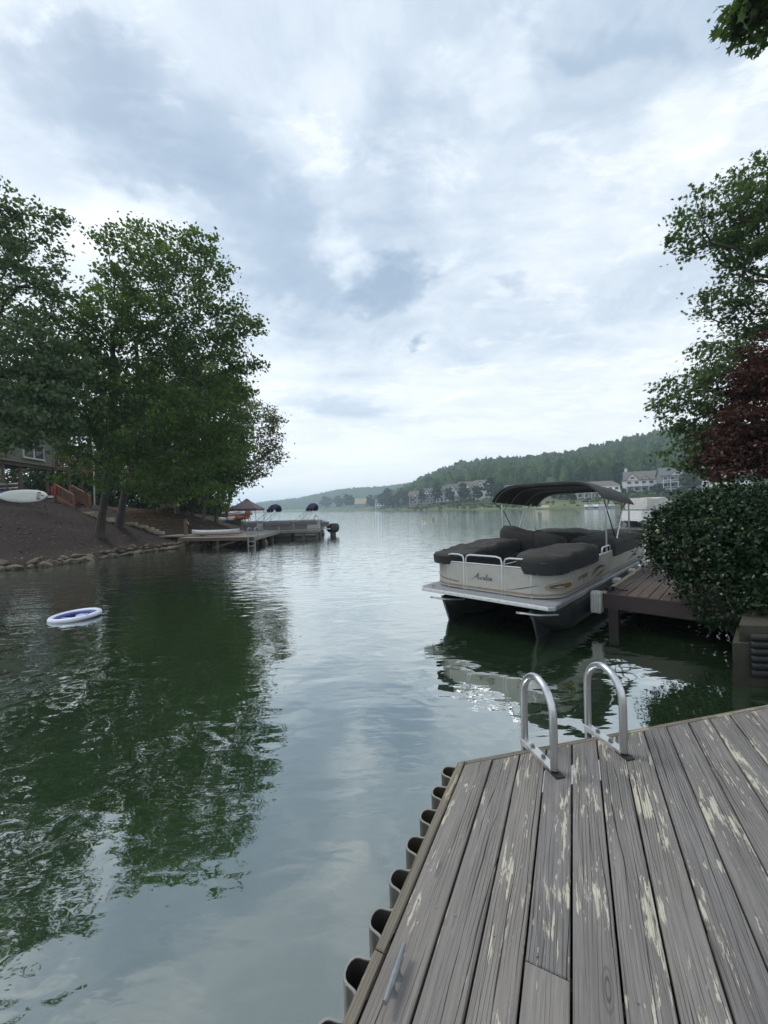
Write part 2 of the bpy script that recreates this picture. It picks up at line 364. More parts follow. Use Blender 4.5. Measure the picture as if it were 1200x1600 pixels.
# ------------------------------------------------------------------ helpers
class MB:
    def __init__(s): s.v = []; s.f = []
    def add(s, vs, fs):
        n = len(s.v); s.v += [tuple(map(float, p)) for p in vs]; s.f += [tuple(i + n for i in f) for f in fs]; return s
    def box(s, c, d, rz=0.0, M=None):
        x, y, z = d[0] / 2, d[1] / 2, d[2] / 2
        P = [Vector((a * x, b * y, e * z)) for e in (-1, 1) for a, b in ((-1, -1), (1, -1), (1, 1), (-1, 1))]
        if M is None: M = Matrix.Rotation(rz, 3, 'Z')
        C = Vector(c)
        return s.add([C + M @ p for p in P], [(3, 2, 1, 0), (4, 5, 6, 7), (0, 1, 5, 4), (1, 2, 6, 5), (2, 3, 7, 6), (3, 0, 4, 7)])
    def bar(s, a, b, w, h, up=(0, 0, 1)):
        a, b = Vector(a), Vector(b); d = b - a; L = d.length; x = d.normalized()
        y = Vector(up).cross(x)
        y = y.normalized() if y.length > 1e-4 else Vector((1, 0, 0))
        z = x.cross(y)
        return s.box((a + b) / 2, (L, w, h), M=Matrix((x, y, z)).transposed())
    def tube(s, pts, r, seg=8, cap=True, closed=False):
        pts = [Vector(p) for p in pts]; n = len(pts)
        rs = r if isinstance(r, (list, tuple)) else [r] * n
        base = len(s.v); prev = None
        for i, p in enumerate(pts):
            if closed: d = pts[(i + 1) % n] - pts[i - 1]
            else: d = pts[min(i + 1, n - 1)] - pts[max(i - 1, 0)]
            d.normalize()
            if prev is None:
                ref = Vector((0, 0, 1)) if abs(d.z) < .9 else Vector((1, 0, 0))
                x = ref.cross(d).normalized()
            else: x = (prev - d * prev.dot(d)).normalized()
            prev = x; y = d.cross(x)
            for k in range(seg):
                a = 2 * math.pi * k / seg
                s.v.append(tuple(p + (x * math.cos(a) + y * math.sin(a)) * rs[i]))
        m = n if closed else n - 1
        for i in range(m):
            for k in range(seg):
                a, b2 = base + i * seg + k, base + i * seg + (k + 1) % seg
                j = ((i + 1) % n) * seg
                s.f.append((a, b2, base + j + (k + 1) % seg, base + j + k))
        if cap and not closed:
            s.f.append(tuple(base + k for k in reversed(range(seg)))); s.f.append(tuple(base + (n - 1) * seg + k for k in range(seg)))
        return s
    def prism(s, poly, z0, z1):
        n = len(poly)
        return s.add([(x, y, z0) for x, y in poly] + [(x, y, z1) for x, y in poly],
                     [tuple(reversed(range(n))), tuple(range(n, 2 * n))] + [(i, (i + 1) % n, n + (i + 1) % n, n + i) for i in range(n)])
    def extr(s, poly3, vec):
        n = len(poly3); v = Vector(vec); p = [Vector(q) for q in poly3]
        return s.add(p + [q + v for q in p], [tuple(reversed(range(n))), tuple(range(n, 2 * n))] + [(i, (i + 1) % n, n + (i + 1) % n, n + i) for i in range(n)])
    def grid(s, fn, nu, nv, closed_u=False):
        base = len(s.v)
        for j in range(nv + 1):
            for i in range(nu + (0 if closed_u else 1)):
                s.v.append(tuple(map(float, fn(i / nu, j / nv))))
        w = nu if closed_u else nu + 1
        for j in range(nv):
            for i in range(nu):
                i2 = (i + 1) % w
                s.f.append((base + j * w + i, base + j * w + i2, base + (j + 1) * w + i2, base + (j + 1) * w + i))
        return s
    def build(s, name, mat, parent=None, smooth=False, org=None, bevel=0.0, angle=40):
        """org: world point that becomes the object's local zero (defaults to its parent's)"""
        o0 = Vector(org) if org is not None else (ORG.get(parent.name, Vector()) if parent else Vector())
        me = bpy.data.meshes.new(name)
        me.from_pydata([(x - o0.x, y - o0.y, z - o0.z) for x, y, z in s.v], [], s.f); me.update()
        bm = bmesh.new(); bm.from_mesh(me); bmesh.ops.recalc_face_normals(bm, faces=bm.faces)
        if bevel: bmesh.ops.bevel(bm, geom=[e for e in bm.edges if len(e.link_faces) == 2 and e.calc_face_angle(0) > .6], offset=bevel, segments=2, affect='EDGES', profile=.7)
        bm.to_mesh(me); bm.free()
        if smooth:
            for p in me.polygons: p.use_smooth = True
            me.set_sharp_from_angle(angle=R_(angle))
        me.materials.append(MATS[mat])
        o = bpy.data.objects.new(name, me); COL.objects.link(o)
        if parent:
            o.parent = parent; ORG[o.name] = ORG.get(parent.name, Vector())
            if org is not None: o.location = Vector(org) - ORG.get(parent.name, Vector())
        elif org is not None:
            o.location = org; ORG[o.name] = Vector(org)
        return o
ORG = {}
def tag(o, label=None, cat=None, group=None, kind=None):
    if label: o['label'] = label
    if cat: o['category'] = cat
    if group: o['group'] = group
    if kind: o['kind'] = kind
    return o
def thing(name, label, cat, loc=(0, 0, 0), group=None, local=False, rz=0.0):
    o = bpy.data.objects.new(name, None); COL.objects.link(o); o.location = loc; o.rotation_euler = (0, 0, rz)
    o.empty_display_size = .2
    ORG[o.name] = Vector() if local else Vector(loc)
    return tag(o, label, cat, group)
def fast_mesh(name, V, F, mat, parent=None, smooth=False):
    """V (n,3) array, F (m,k) array of equal polygons"""
    V = np.asarray(V, np.float32); F = np.asarray(F, np.int32); k = F.shape[1]
    if parent is not None: V = V - np.array(ORG.get(parent.name, Vector()), np.float32)
    me = bpy.data.meshes.new(name)
    me.vertices.add(len(V)); me.vertices.foreach_set('co', V.ravel())
    me.loops.add(F.size); me.loops.foreach_set('vertex_index', F.ravel())
    me.polygons.add(len(F)); me.polygons.foreach_set('loop_start', np.arange(0, F.size, k, dtype=np.int32))
    try: me.polygons.foreach_set('loop_total', np.full(len(F), k, np.int32))
    except Exception: pass
    if smooth: me.polygons.foreach_set('use_smooth', np.ones(len(F), bool))
    me.update(calc_edges=True); me.materials.append(MATS[mat])
    o = bpy.data.objects.new(name, me); COL.objects.link(o)
    if parent is not None: o.parent = parent; ORG[o.name] = ORG.get(parent.name, Vector())
    return o
def plank(name, parent, corners, thick, mat, cham=.004, sag=0.0):
    """corners: four world points of the top face: start-left, start-right, end-right, end-left; local x runs along the board"""
    c = [Vector(p) for p in corners]
    mid0, mid1 = (c[0] + c[1]) / 2, (c[2] + c[3]) / 2
    x = (mid1 - mid0).normalized(); z = Vector((0, 0, 1)); y = z.cross(x).normalized(); z = x.cross(y)
    M = Matrix((x, y, z)).transposed(); Mi = M.inverted(); o0 = (mid0 + mid1) / 2
    L = [Mi @ (p - o0) for p in c]
    def ins(p, dx, dy): return Vector((p.x + dx, p.y + dy, p.z))
    sy = 1 if L[0].y > L[3].y or L[0].y > 0 else -1
    sy = 1 if L[0].y > 0 else -1
    top = [ins(L[0], cham, -sy * cham), ins(L[1], cham, sy * cham), ins(L[2], -cham, sy * cham), ins(L[3], -cham, -sy * cham)]
    low = [p - Vector((0, 0, cham)) for p in L]; bot = [p - Vector((0, 0, thick)) for p in L]
    V = top + low + bot
    Fs = [(0, 1, 2, 3)] + [(i, 4 + i, 4 + (i + 1) % 4, (i + 1) % 4) for i in range(4)] + [(4 + i, 8 + i, 8 + (i + 1) % 4, 4 + (i + 1) % 4) for i in range(4)] + [(11, 10, 9, 8)]
    me = bpy.data.meshes.new(name); me.from_pydata([tuple(v) for v in V], [], Fs); me.update()
    bm = bmesh.new(); bm.from_mesh(me); bmesh.ops.recalc_face_normals(bm, faces=bm.faces); bm.to_mesh(me); bm.free()
    me.materials.append(MATS[mat])
    o = bpy.data.objects.new(name, me); COL.objects.link(o); o.parent = parent
    o.location = o0 - ORG.get(parent.name, Vector()); o.rotation_euler = M.to_euler()
    return o
def cr(pts, n=8, closed=False):
    """Catmull-Rom through points"""
    P = [np.array(p, float) for p in pts]; out = []
    m = len(P)
    for i in range(m if closed else m - 1):
        p0 = P[(i - 1) % m] if closed or i > 0 else 2 * P[0] - P[1]
        p1, p2 = P[i], P[(i + 1) % m]
        p3 = P[(i + 2) % m] if closed or i + 2 < m else 2 * P[-1] - P[-2]
        for k in range(n):
            t = k / n
            out.append(.5 * ((2 * p1) + (-p0 + p2) * t + (2 * p0 - 5 * p1 + 4 * p2 - p3) * t * t + (-p0 + 3 * p1 - 3 * p2 + p3) * t ** 3))
    if not closed: out.append(P[-1])
    return [tuple(p) for p in out]

# ------------------------------------------------------------------ the setting: lake, banks, hills
rng = np.random.default_rng(7)
lake = MB().add([(-3000, -400, 0), (3000, -400, 0), (3000, 3600, 0), (-3000, 3600, 0)], [(0, 1, 2, 3)]).build('lake', 'lake_water')
tag(lake, 'green lake water with ripples reflecting sky and trees', kind='structure')
bed = MB().add([(-3000, -400, -3.0), (3000, -400, -3.0), (3000, 3600, -3.0), (-3000, 3600, -3.0)], [(0, 1, 2, 3)]).build('lake_bed', 'earth'); tag(bed, kind='structure')

SHORE = np.array([(-70, -2), (-40, 6), (-24, 11.5), (-18, 15), (-16.3, 16.4), (-15.55, 17.3), (-14.8, 19.1), (-14.3, 21.8), (-13.4, 24.4), (-11.2, 26.2), (-9.9, 28.4), (-9.8, 32), (-10.6, 38), (-13, 46), (-20, 56), (-40, 66), (-75, 72)], float)
def shore_dist(x, y):
    """signed distance to the left bank's waterline, positive on land"""
    x = np.asarray(x, float); y = np.asarray(y, float)
    best = np.full(x.shape, 1e9); sgn = np.zeros(x.shape)
    for a, b in zip(SHORE[:-1], SHORE[1:]):
        d = b - a; L = d @ d
        t = np.clip(((x - a[0]) * d[0] + (y - a[1]) * d[1]) / L, 0, 1)
        ex, ey = x - a[0] - t * d[0], y - a[1] - t * d[1]
        r = np.hypot(ex, ey); s = d[0] * (y - a[1]) - d[1] * (x - a[0])
        m = r < best - 1e-9
        best = np.where(m, r, best); sgn = np.where(m, np.sign(s), sgn)
    return best * sgn
def vnoise(x, y, s):
    return np.sin(x * s * 1.3 + np.sin(y * s * .9) * 1.7) * np.cos(y * s * 1.1 + np.sin(x * s * .7) * 1.9)
def bank_z(x, y):
    d = shore_dist(x, y)
    k = np.interp(y, [26, 29, 33], [1, .86, .72])
    z = np.interp(d, [-8, -1, 0, .45, 1.6, 6.0, 8.0, 10, 14, 60], [-3.2, -.7, -.12, .20, .50, 2.68, 3.25, 3.5, 3.75, 6.0]) * np.where(d > .4, k, 1)
    return z + np.where(d > .6, vnoise(x, y, 1.1) * .05 + vnoise(x, y, 3.7) * .025, 0)
def hit(u, v, y0=10., y1=60.):
    """where a sight line meets the left bank"""
    d = ray(u, v); ys = np.arange(y0, y1, .05)
    p = CAM + d * (ys / d[1])[:, None]
    g = bank_z(p[:, 0], p[:, 1]); i = np.argmax(g >= p[:, 2])
    return p[i] if g[i] >= p[i][2] else p[-1]
def build_left_bank():
    st = .33
    xs = np.arange(-64, -6, st); ys = np.arange(-4, 66, st)
    gx, gy = np.meshgrid(xs, ys); gz = bank_z(gx, gy)
    keep = shore_dist(gx, gy) > -3
    idx = np.arange(gx.size).reshape(gx.shape)
    q = keep[:-1, :-1] & keep[1:, :-1] & keep[:-1, 1:] & keep[1:, 1:]
    F = np.stack([idx[:-1, :-1][q], idx[:-1, 1:][q], idx[1:, 1:][q], idx[1:, :-1][q]], 1)
    V = np.stack([gx.ravel(), gy.ravel(), gz.ravel()], 1)
    o = fast_mesh('left_bank', V, F, 'mulch', smooth=True)
    return tag(o, 'sloping bank of dark mulch on the left shore', kind='structure')
LB = build_left_bank()

# boulders along the left waterline
def rock_mesh(seed):
    r = random.Random(seed); bm = bmesh.new(); bmesh.ops.create_icosphere(bm, subdivisions=2, radius=1)
    sx, sy, sz = r.uniform(.8, 1.5), r.uniform(.6, 1.0), r.uniform(.45, .7)
    off = Vector((r.uniform(0, 50), r.uniform(0, 50), 3))
    for v in bm.verts:
        n = mnoise.noise(v.co * 1.1 + off) * .42 + mnoise.noise(v.co * 2.7 + off) * .18
        v.co *= 1 + n
        for ax in (Vector((.6, .3, .75)).normalized(), Vector((-.5, -.7, .5)).normalized(), Vector((0, -1, .1)).normalized()):
            d = v.co.dot(ax) - .74
            if d > 0: v.co -= ax * d * .85
        v.co = Vector((v.co.x * sx, v.co.y * sy, v.co.z * sz))
    me = bpy.data.meshes.new('rock'); bm.to_mesh(me); bm.free(); me.materials.append(MATS['rock']); return me
ROCKS = [rock_mesh(i) for i in range(9)]
def place_rocks():
    r = random.Random(4); seg = SHORE[2:12]; n = 0
    for a, b in zip(seg[:-1], seg[1:]):
        L = np.linalg.norm(b - a); s = 0
        while s < L:
            w = r.uniform(.11, .31)
            for row in range(2 if r.random() < .75 else 1):
                p = a + (b - a) * (s + r.uniform(0, .2)) / L
                nrm = np.array([-(b - a)[1], (b - a)[0]]) / L
                off = r.uniform(-.12, .12) + row * r.uniform(.34, .6); q = p + nrm * off
                o = bpy.data.objects.new('rock', r.choice(ROCKS)); COL.objects.link(o); o.parent = LB
                k = w * (1 if row == 0 else .8)
                z = .03 if row == 0 else float(bank_z(q[0], q[1])) + .04
                o.location = (q[0], q[1], z + k * .12); o.scale = (k, k, k * r.uniform(.8, 1.2)); o.rotation_euler = (r.uniform(-.2, .2), r.uniform(-.2, .2), r.uniform(0, 6.3)); n += 1
            s += w * r.uniform(1.35, 1.9)
place_rocks()
def litter():
    """pine straw and fallen leaves on the mulch"""
    r = np.random.default_rng(3); V = []; F = []
    n = 9000
    x = r.uniform(-30, -9.5, n); y = r.uniform(12, 40, n); d = shore_dist(x, y)
    ok = (d > .3) & (d < 12); x, y = x[ok], y[ok]; z = bank_z(x, y) + .015; n = len(x)
    a = r.uniform(0, 6.3, n); L = r.uniform(.02, .075, n); w = L * r.uniform(.3, .8, n); til = r.uniform(-.3, .5, n)
    c, s = np.cos(a), np.sin(a)
    P = np.stack([np.stack([x - c * L, y - s * L, z], 1), np.stack([x + s * w, y - c * w, z + til * w], 1), np.stack([x + c * L, y + s * L, z + L * .3], 1), np.stack([x - s * w, y + c * w, z], 1)], 1)
    o = fast_mesh('fallen_leaves', P.reshape(-1, 3), np.arange(4 * n).reshape(-1, 4), 'litter')
    tag(o, 'pale fallen leaves scattered over the dark mulch', kind='stuff')
    # dry pine straw on the upper slope
    n = 26000
    cen = [hit(230, 806), hit(280, 810), hit(330, 815), hit(300, 800), hit(250, 812), hit(215, 800)]
    k = r.integers(0, len(cen), n); C = np.array(cen)[k]
    x = C[:, 0] + r.normal(0, 1.0, n); y = C[:, 1] + r.normal(0, .9, n); ok = shore_dist(x, y) > .7; x, y = x[ok], y[ok]; n = len(x)
    z = bank_z(x, y) + .01; a = r.uniform(0, 6.3, n); L = r.uniform(.06, .12, n); w = .006; c, s = np.cos(a), np.sin(a); up = r.uniform(0, .05, n)
    P = np.stack([np.stack([x - c * L - s * w, y - s * L + c * w, z], 1), np.stack([x - c * L + s * w, y - s * L - c * w, z], 1), np.stack([x + c * L + s * w, y + s * L - c * w, z + up], 1), np.stack([x + c * L - s * w, y + s * L + c * w, z + up], 1)], 1)
    o = fast_mesh('pine_straw', P.reshape(-1, 3), np.arange(4 * n).reshape(-1, 4), 'straw')
    tag(o, 'tan pine straw in patches on the upper slope', kind='stuff')
    # long grass at the tip of the point
    n = 5200
    cen = [hit(345, 806), hit(365, 812), hit(330, 800), hit(305, 796), hit(260, 792), hit(378, 815)]
    k = r.integers(0, len(cen), n); C = np.array(cen)[k]
    x = C[:, 0] + r.normal(0, .8, n); y = C[:, 1] + r.normal(0, .8, n); ok = shore_dist(x, y) > .6; x, y = x[ok], y[ok]; n = len(x)
    z = bank_z(x, y); h = r.uniform(.15, .6, n); a = r.uniform(0, 6.3, n); c, s = np.cos(a), np.sin(a); w = .016; bx, by = r.normal(0, .12, n), r.normal(0, .12, n)
    P = np.stack([np.stack([x - c * w, y - s * w, z], 1), np.stack([x + c * w, y + s * w, z], 1), np.stack([x + bx, y + by, z + h], 1)], 1)
    o = fast_mesh('long_grass', P.reshape(-1, 3), np.arange(3 * n).reshape(-1, 3), 'leaf_grass')
    tag(o, 'tall green grass at the tip of the left bank', kind='stuff')
litter()

# right bank behind the shrub
def build_right_bank():
    edge = [(9.5, 3.45), (4.75, 4.80), (5.1, 5.6), (6.6, 7.4), (9.0, 9.6), (13, 12), (20, 14), (32, 15), (60, 12)]
    V = []; F = []
    outer = [(70, -8), (70, -4), (70, -1), (70, 1), (70, 3), (70, 5), (70, 7), (70, 9), (70, 11)]
    m = MB()
    n = 14
    for i, (e, o2) in enumerate(zip(edge, outer)):
        for j in range(n + 1):
            t = (j / n) ** 2
            x, y = e[0] + (o2[0] - e[0]) * t, e[1] + (o2[1] - e[1]) * t
            m.v.append((x, y, .74 + .06 * vnoise(x, y, .8) + min(3, max(0, (x - 6) * .09)) if j else .70))
    for i in range(len(edge) - 1):
        for j in range(n):
            a = i * (n + 1) + j; m.f.append((a, a + 1, a + n + 2, a + n + 1))
    k = len(m.v)
    for e in edge: m.v.append((e[0], e[1], -1.5))
    for i in range(len(edge) - 1): m.f.append((i * (n + 1), (i + 1) * (n + 1), k + i + 1, k + i))
    o = m.build('right_bank', 'earth', smooth=True); return tag(o, 'earth bank on the right behind the shrub', kind='structure')
build_right_bank()

# far shore and hills
FAR = [(300, 820), (380, 800), (430, 760), (480, 690), (520, 600), (555, 480), (600, 400), (640, 300), (665, 240), (710, 215), (760, 190), (865, 158), (930, 150), (1000, 150), (1100, 128), (1220, 105), (1400, 85), (1700, 60)]
fu, fd = zip(*FAR)
def far_d(u): return np.interp(u, fu, fd)
RIDGE = [(560, 790), (600, 776), (640, 757), (660, 745), (680, 737), (720, 722), (760, 717), (830, 713), (900, 704), (960, 690), (1000, 680), (1040, 672), (1100, 664), (1200, 660), (1400, 690), (1700, 720)]
ru, rv = zip(*RIDGE)
RSET = [(300, 200), (560, 200), (640, 300), (760, 280), (900, 260), (1050, 260), (1700, 260)]
def ridge_d(u): return far_d(u) + np.interp(u, *zip(*RSET))
def horizon_v(u): return 793.7 - (u - 600) * math.tan(rho)
def ridge_h(u):
    y = ridge_d(u); return max(3.0, (horizon_v(u) - np.interp(u, ru, rv)) / FP * y + CAMH - 13)
def far_pt(u, s):
    """ground point at bearing u, s metres inland of the far waterline"""
    D = far_d(u); S = ridge_d(u) - D; y = D + s
    t = s / S
    hr = ridge_h(u) if u > 560 else 3.0
    if s <= 0: z = -.6 + s * .1
    elif s < 6: z = .1 + s * .18
    else:
        tt = min(1.0, (s - 6) / (S - 6)); z = 1.2 + 3.4 * min(1, (s - 6) / 35) + (hr - 4.6) * (tt ** 1.25 if hr > 4.6 else 0)
    if t > 1: z = z - (t - 1) * 20
    return np.array([(u - 600) / FP * y, y, z])
def build_far():
    us = list(range(300, 1701, 10)); ss = [-6, 0, 2, 6, 12, 20, 32, 48, 70, 100, 140, 180, 220, 260, 300, 380]
    m = MB(); w = len(ss)
    for u in us:
        for s in ss: m.v.append(tuple(far_pt(u, s)))
    for i in range(len(us) - 1):
        for j in range(w - 1): m.f.append((i * w + j, (i + 1) * w + j, (i + 1) * w + j + 1, i * w + j + 1))
    o = m.build('far_shore', 'far_ground', smooth=True); tag(o, 'grassy far shore rising to a wooded hill', kind='structure')
    # distant hazy ridge
    FR = [(-200, 800), (200, 797), (330, 795), (380, 792), (430, 785), (480, 776), (520, 770), (560, 764), (600, 760), (640, 757), (700, 752), (800, 748), (1000, 745), (1400, 740)]
    f_u, f_v = zip(*FR)
    m = MB(); us = list(range(-200, 1401, 10)); w = 7
    hill = []
    for u in us:
        y = 1090.; hh = (horizon_v(u) - np.interp(u, f_u, f_v)) / FP * y + CAMH - 6 + 2.5 * math.sin(u * .05)
        for j in range(w):
            t = j / (w - 1); yy = 880 + 290 * t; zz = -1 + (max(hh, 4) + 1) * min(1, t / .72) ** .8 - max(0, t - .72) * 40
            m.v.append(((u - 600) / FP * yy, yy, zz))
        hill.append((u, hh))
    for i in range(len(us) - 1):
        for j in range(w - 1): m.f.append((i * w + j, (i + 1) * w + j, (i + 1) * w + j + 1, i * w + j + 1))
    o = m.build('distant_hill', 'forest_floor', smooth=True); tag(o, 'long hazy blue wooded ridge at the end of the lake', kind='structure')
    return hill
HILL = build_far()

def ico(sub):
    bm = bmesh.new(); bmesh.ops.create_icosphere(bm, subdivisions=sub, radius=1)
    V = np.array([v.co[:] for v in bm.verts]); F = np.array([[v.index for v in f.verts] for f in bm.faces]); bm.free(); return V, F
def crowns(pts, rad, hgt, sub, seed, lump=.42):
    r = np.random.default_rng(seed); V0, F0 = ico(sub); n = len(pts)
    disp = 1 + lump * r.uniform(-1, .7, (n, len(V0)))
    yaw = r.uniform(0, 6.28, n)
    V = V0[None] * disp[..., None]
    x = V[..., 0] * np.cos(yaw)[:, None] - V[..., 1] * np.sin(yaw)[:, None]; y = V[..., 0] * np.sin(yaw)[:, None] + V[..., 1] * np.cos(yaw)[:, None]
    taper = 1 - .16 * np.clip(V0[None, :, 2], 0, 1) * r.uniform(.2, 1, (n, 1))
    P = np.stack([x * rad[:, None] * taper, y * rad[:, None] * taper, V[..., 2] * hgt[:, None]], -1) + pts[:, None, :]
    F = F0[None] + (np.arange(n) * len(V0))[:, None, None]
    return P.reshape(-1, 3), F.reshape(-1, 3)
def build_forest():
    r = np.random.default_rng(11); P = []; 
    for _ in range(6800):
        u = r.uniform(585, 1330); S = float(ridge_d(u) - far_d(u)); lo = 46 if u > 640 else 26
        s = lo + (S + 25 - lo) * r.random() ** .85
        if 800 < u < 912 and s < 60 and r.random() < .75: continue
        p = far_pt(u, s); P.append(p)
    P = np.array(P); n = len(P); rad = r.uniform(2.0, 5.0, n); hg = r.uniform(3.6, 9.0, n)
    P[:, 2] += hg * .75
    Q = []
    for _ in range(1500):
        u = r.uniform(585, 1250); s = r.uniform(3, 40)
        if 800 < u < 962 and r.random() < .8: continue
        q = far_pt(u, s); Q.append(q)
    Q = np.array(Q); rq = r.uniform(.5, 1.5, len(Q)); P = np.concatenate([P, Q]); rad = np.concatenate([rad, rq]); hg = np.concatenate([hg, rq * r.uniform(.6, 1.1, len(Q))])
    V, F = crowns(P, rad, hg, 2, 5)
    o = fast_mesh('forest', V, F, 'forest_leaf'); tag(o, 'dense green forest covering the hill behind the far houses', kind='stuff')
    P = []
    hu, hh = zip(*HILL)
    for _ in range(7500):
        u = r.uniform(250, 760); t = r.random(); yy = 884 + 215 * t; H = np.interp(u, hu, hh)
        z = -1 + (max(H, 4) + 1) * min(1, ((yy - 880) / 290) / .72) ** .8
        P.append(((u - 600) / FP * yy, yy, z + 4))
    P = np.array(P); n = len(P)
    V, F = crowns(P, r.uniform(3.5, 6.5, n), r.uniform(4.5, 8, n), 1, 6)
    o = fast_mesh('distant_forest', V, F, 'forest_leaf'); tag(o, 'blue hazy forest on the long distant ridge', kind='stuff')
build_forest()

# ------------------------------------------------------------------ trees
def quad_leaves(P, D, N, L, W, fold=.25):
    """P base points, D direction of the leaf, N leaf normal, L length, W half width -> folded quads"""
    S = np.cross(D, N); S /= np.linalg.norm(S, axis=1, keepdims=True) + 1e-9
    N = np.cross(S, D)
    L = L[:, None]; W = W[:, None]
    mid = P + D * L * .45
    V = np.stack([P, mid + S * W + N * W * fold, P + D * L - N * L * .08, mid - S * W + N * W * fold], 1)
    return V.reshape(-1, 3), np.arange(len(P) * 4).reshape(-1, 4)
def star_leaves(P, D, N, L, W):
    """five-lobed leaves as 10-gons"""
    S = np.cross(D, N); S /= np.linalg.norm(S, axis=1, keepdims=True) + 1e-9; N = np.cross(S, D)
    sh = [(0, 0), (.28, .42), (.08, .95), (.46, .50), (.62, .78), (.66, .26), (1.0, 0), (.66, -.26), (.62, -.78), (.46, -.50), (.08, -.95), (.28, -.42)]
    V = np.stack([P + D * (a * L)[:, None] + S * (b * W)[:, None] - N * ((abs(b) * .25 + a * a * .2) * W)[:, None] for a, b in [(x, y) for x, y in sh]], 1)
    k = len(sh); return V.reshape(-1, 3), np.arange(len(P) * k).reshape(-1, k)
def unit(a): return a / (np.linalg.norm(a, axis=-1, keepdims=True) + 1e-9)
def tree(name, label, base, lobes, trunk_top, trunk_r, n_nodes, per, leaf, spread, lmat, bmat='bark', seed=1, group=None, flat=.55, cat='tree', droop=.25, bend=None, shell=2.4, star=False, min_r=.010, thin=None, min_k=3):
    r = np.random.default_rng(seed); base = np.array(base, float); top = np.array(trunk_top, float)
    L = [(np.array(l[0], float), np.array(l[1], float)) if len(l) == 2 else (A(l[0], l[1], l[2]), np.array([l[3] / FP * l[2], l[5], l[4] / FP * l[2]])) for l in lobes]
    vol = np.array([l[1].prod() ** .8 for l in L]); vol /= vol.sum()
    nodes = []; par = []
    nt = 9
    bd = np.array(bend if bend is not None else (0, 0, 0), float)
    for i in range(nt):
        t = i / (nt - 1); p = base + (top - base) * t + bd * math.sin(t * math.pi) + r.normal(0, .04, 3) * (0 if i == 0 else 1)
        nodes.append(p); par.append(i - 1)
    cand = []
    for (c, rad), w in zip(L, vol):
        k = max(min_k, int(n_nodes * w)); d = unit(r.normal(size=(k, 3))); rr = r.random(k) ** (1 / shell)
        cand.append(c + d * rr[:, None] * rad)
    cand = np.concatenate(cand)
    cand = cand[np.argsort(np.linalg.norm(cand - (base * .35 + top * .65), axis=1))]
    N = np.array(nodes); tip = []
    plen = np.linalg.norm(N - base, axis=1).tolist()
    for p in cand:
        d = np.linalg.norm(N - p, axis=1); hgt = np.maximum(0, N[:, 2] - p[2])
        cost = d + .28 * np.array(plen) + .5 * hgt
        cost[:3] += 4
        j = int(np.argmin(cost)); q = N[j]; dist = np.linalg.norm(p - q)
        k = 1 if dist < .9 else 2 if dist < 2.2 else 3
        prev = j
        for m in range(1, k + 1):
            t = m / k; pp = q + (p - q) * t + (r.normal(0, .07, 3) * dist * (1 if m < k else 0)) + np.array([0, 0, .10 * dist * math.sin(t * math.pi)])
            N = np.vstack([N, pp]); par.append(prev); plen.append(plen[prev] + dist / k); prev = len(N) - 1
        tip.append(prev)
    n = len(N); desc = np.ones(n)
    for i in range(n - 1, 0, -1): desc[par[i]] += desc[i]
    rad = np.maximum(min_r, trunk_r * (desc / desc[0]) ** .52)
    rad[:nt] = np.maximum(rad[:nt], trunk_r * np.linspace(1.12, .55, nt)); rad[0] = trunk_r * 1.55
    T = thing(name, label, cat, tuple(base), group)
    # trunk, then branches
    MB().tube([N[0] - np.array([0, 0, .3])] + [N[i] for i in range(nt)], [rad[0] * 1.15] + [rad[i] for i in range(nt)], 12).build('trunk', bmat, T, smooth=True)
    ii = np.arange(nt, n); a = N[np.array(par)[ii]]; b = N[ii]; ra = np.minimum(rad[np.array(par)[ii]], rad[ii] * 1.6); rb = rad[ii]
    ax = unit(b - a); ref = np.where(np.abs(ax[:, 2:3]) < .9, np.array([[0, 0, 1.]]), np.array([[1., 0, 0]])); xx = unit(np.cross(ref, ax)); yy = np.cross(ax, xx)
    seg = 5; ang = np.arange(seg) * 2 * math.pi / seg
    ring = xx[:, None] * np.cos(ang)[None, :, None] + yy[:, None] * np.sin(ang)[None, :, None]
    V = np.concatenate([a[:, None] + ring * ra[:, None, None], b[:, None] + ring * rb[:, None, None]], 1)
    k = np.arange(seg); f = np.stack([k, (k + 1) % seg, (k + 1) % seg + seg, k + seg], 1)
    F = f[None] + (np.arange(len(ii)) * 2 * seg)[:, None, None]
    fast_mesh('branches', V.reshape(-1, 3), F.reshape(-1, 4), bmat if bmat != 'pale_bark' else 'twig', T, smooth=True)['kind'] = 'stuff'
    # leaves in sprays round the tips, a few along the limbs
    src = np.concatenate([N[tip], N[[i for i in range(nt, n) if desc[i] < 4]]])
    nrm_c = np.array([c for c, _ in L]).mean(0)
    Q = np.repeat(src, per, 0)
    wgt = np.repeat(r.uniform(.55, 1.15, len(src)), per)
    off = r.normal(0, 1, (len(Q), 3)) * np.array([1, 1, flat]) * (spread * wgt)[:, None]
    P = Q + off
    if thin is not None: P = P[r.random(len(P)) < thin]; off = off[:len(P)]
    out = unit(unit(P - nrm_c) + r.normal(0, .8, P.shape) + np.array([0, 0, -droop]))
    Nn = unit(r.normal(0, .55, P.shape) + np.array([0, 0, 1.0]))
    Ls = leaf * r.uniform(.6, 1.3, len(P)); Ws = Ls * r.uniform(.34, .5, len(P))
    V, F = (star_leaves if star else quad_leaves)(P, out, Nn, Ls, Ws)
    fast_mesh('crown', V, F, lmat, T)['kind'] = 'stuff'
    return T

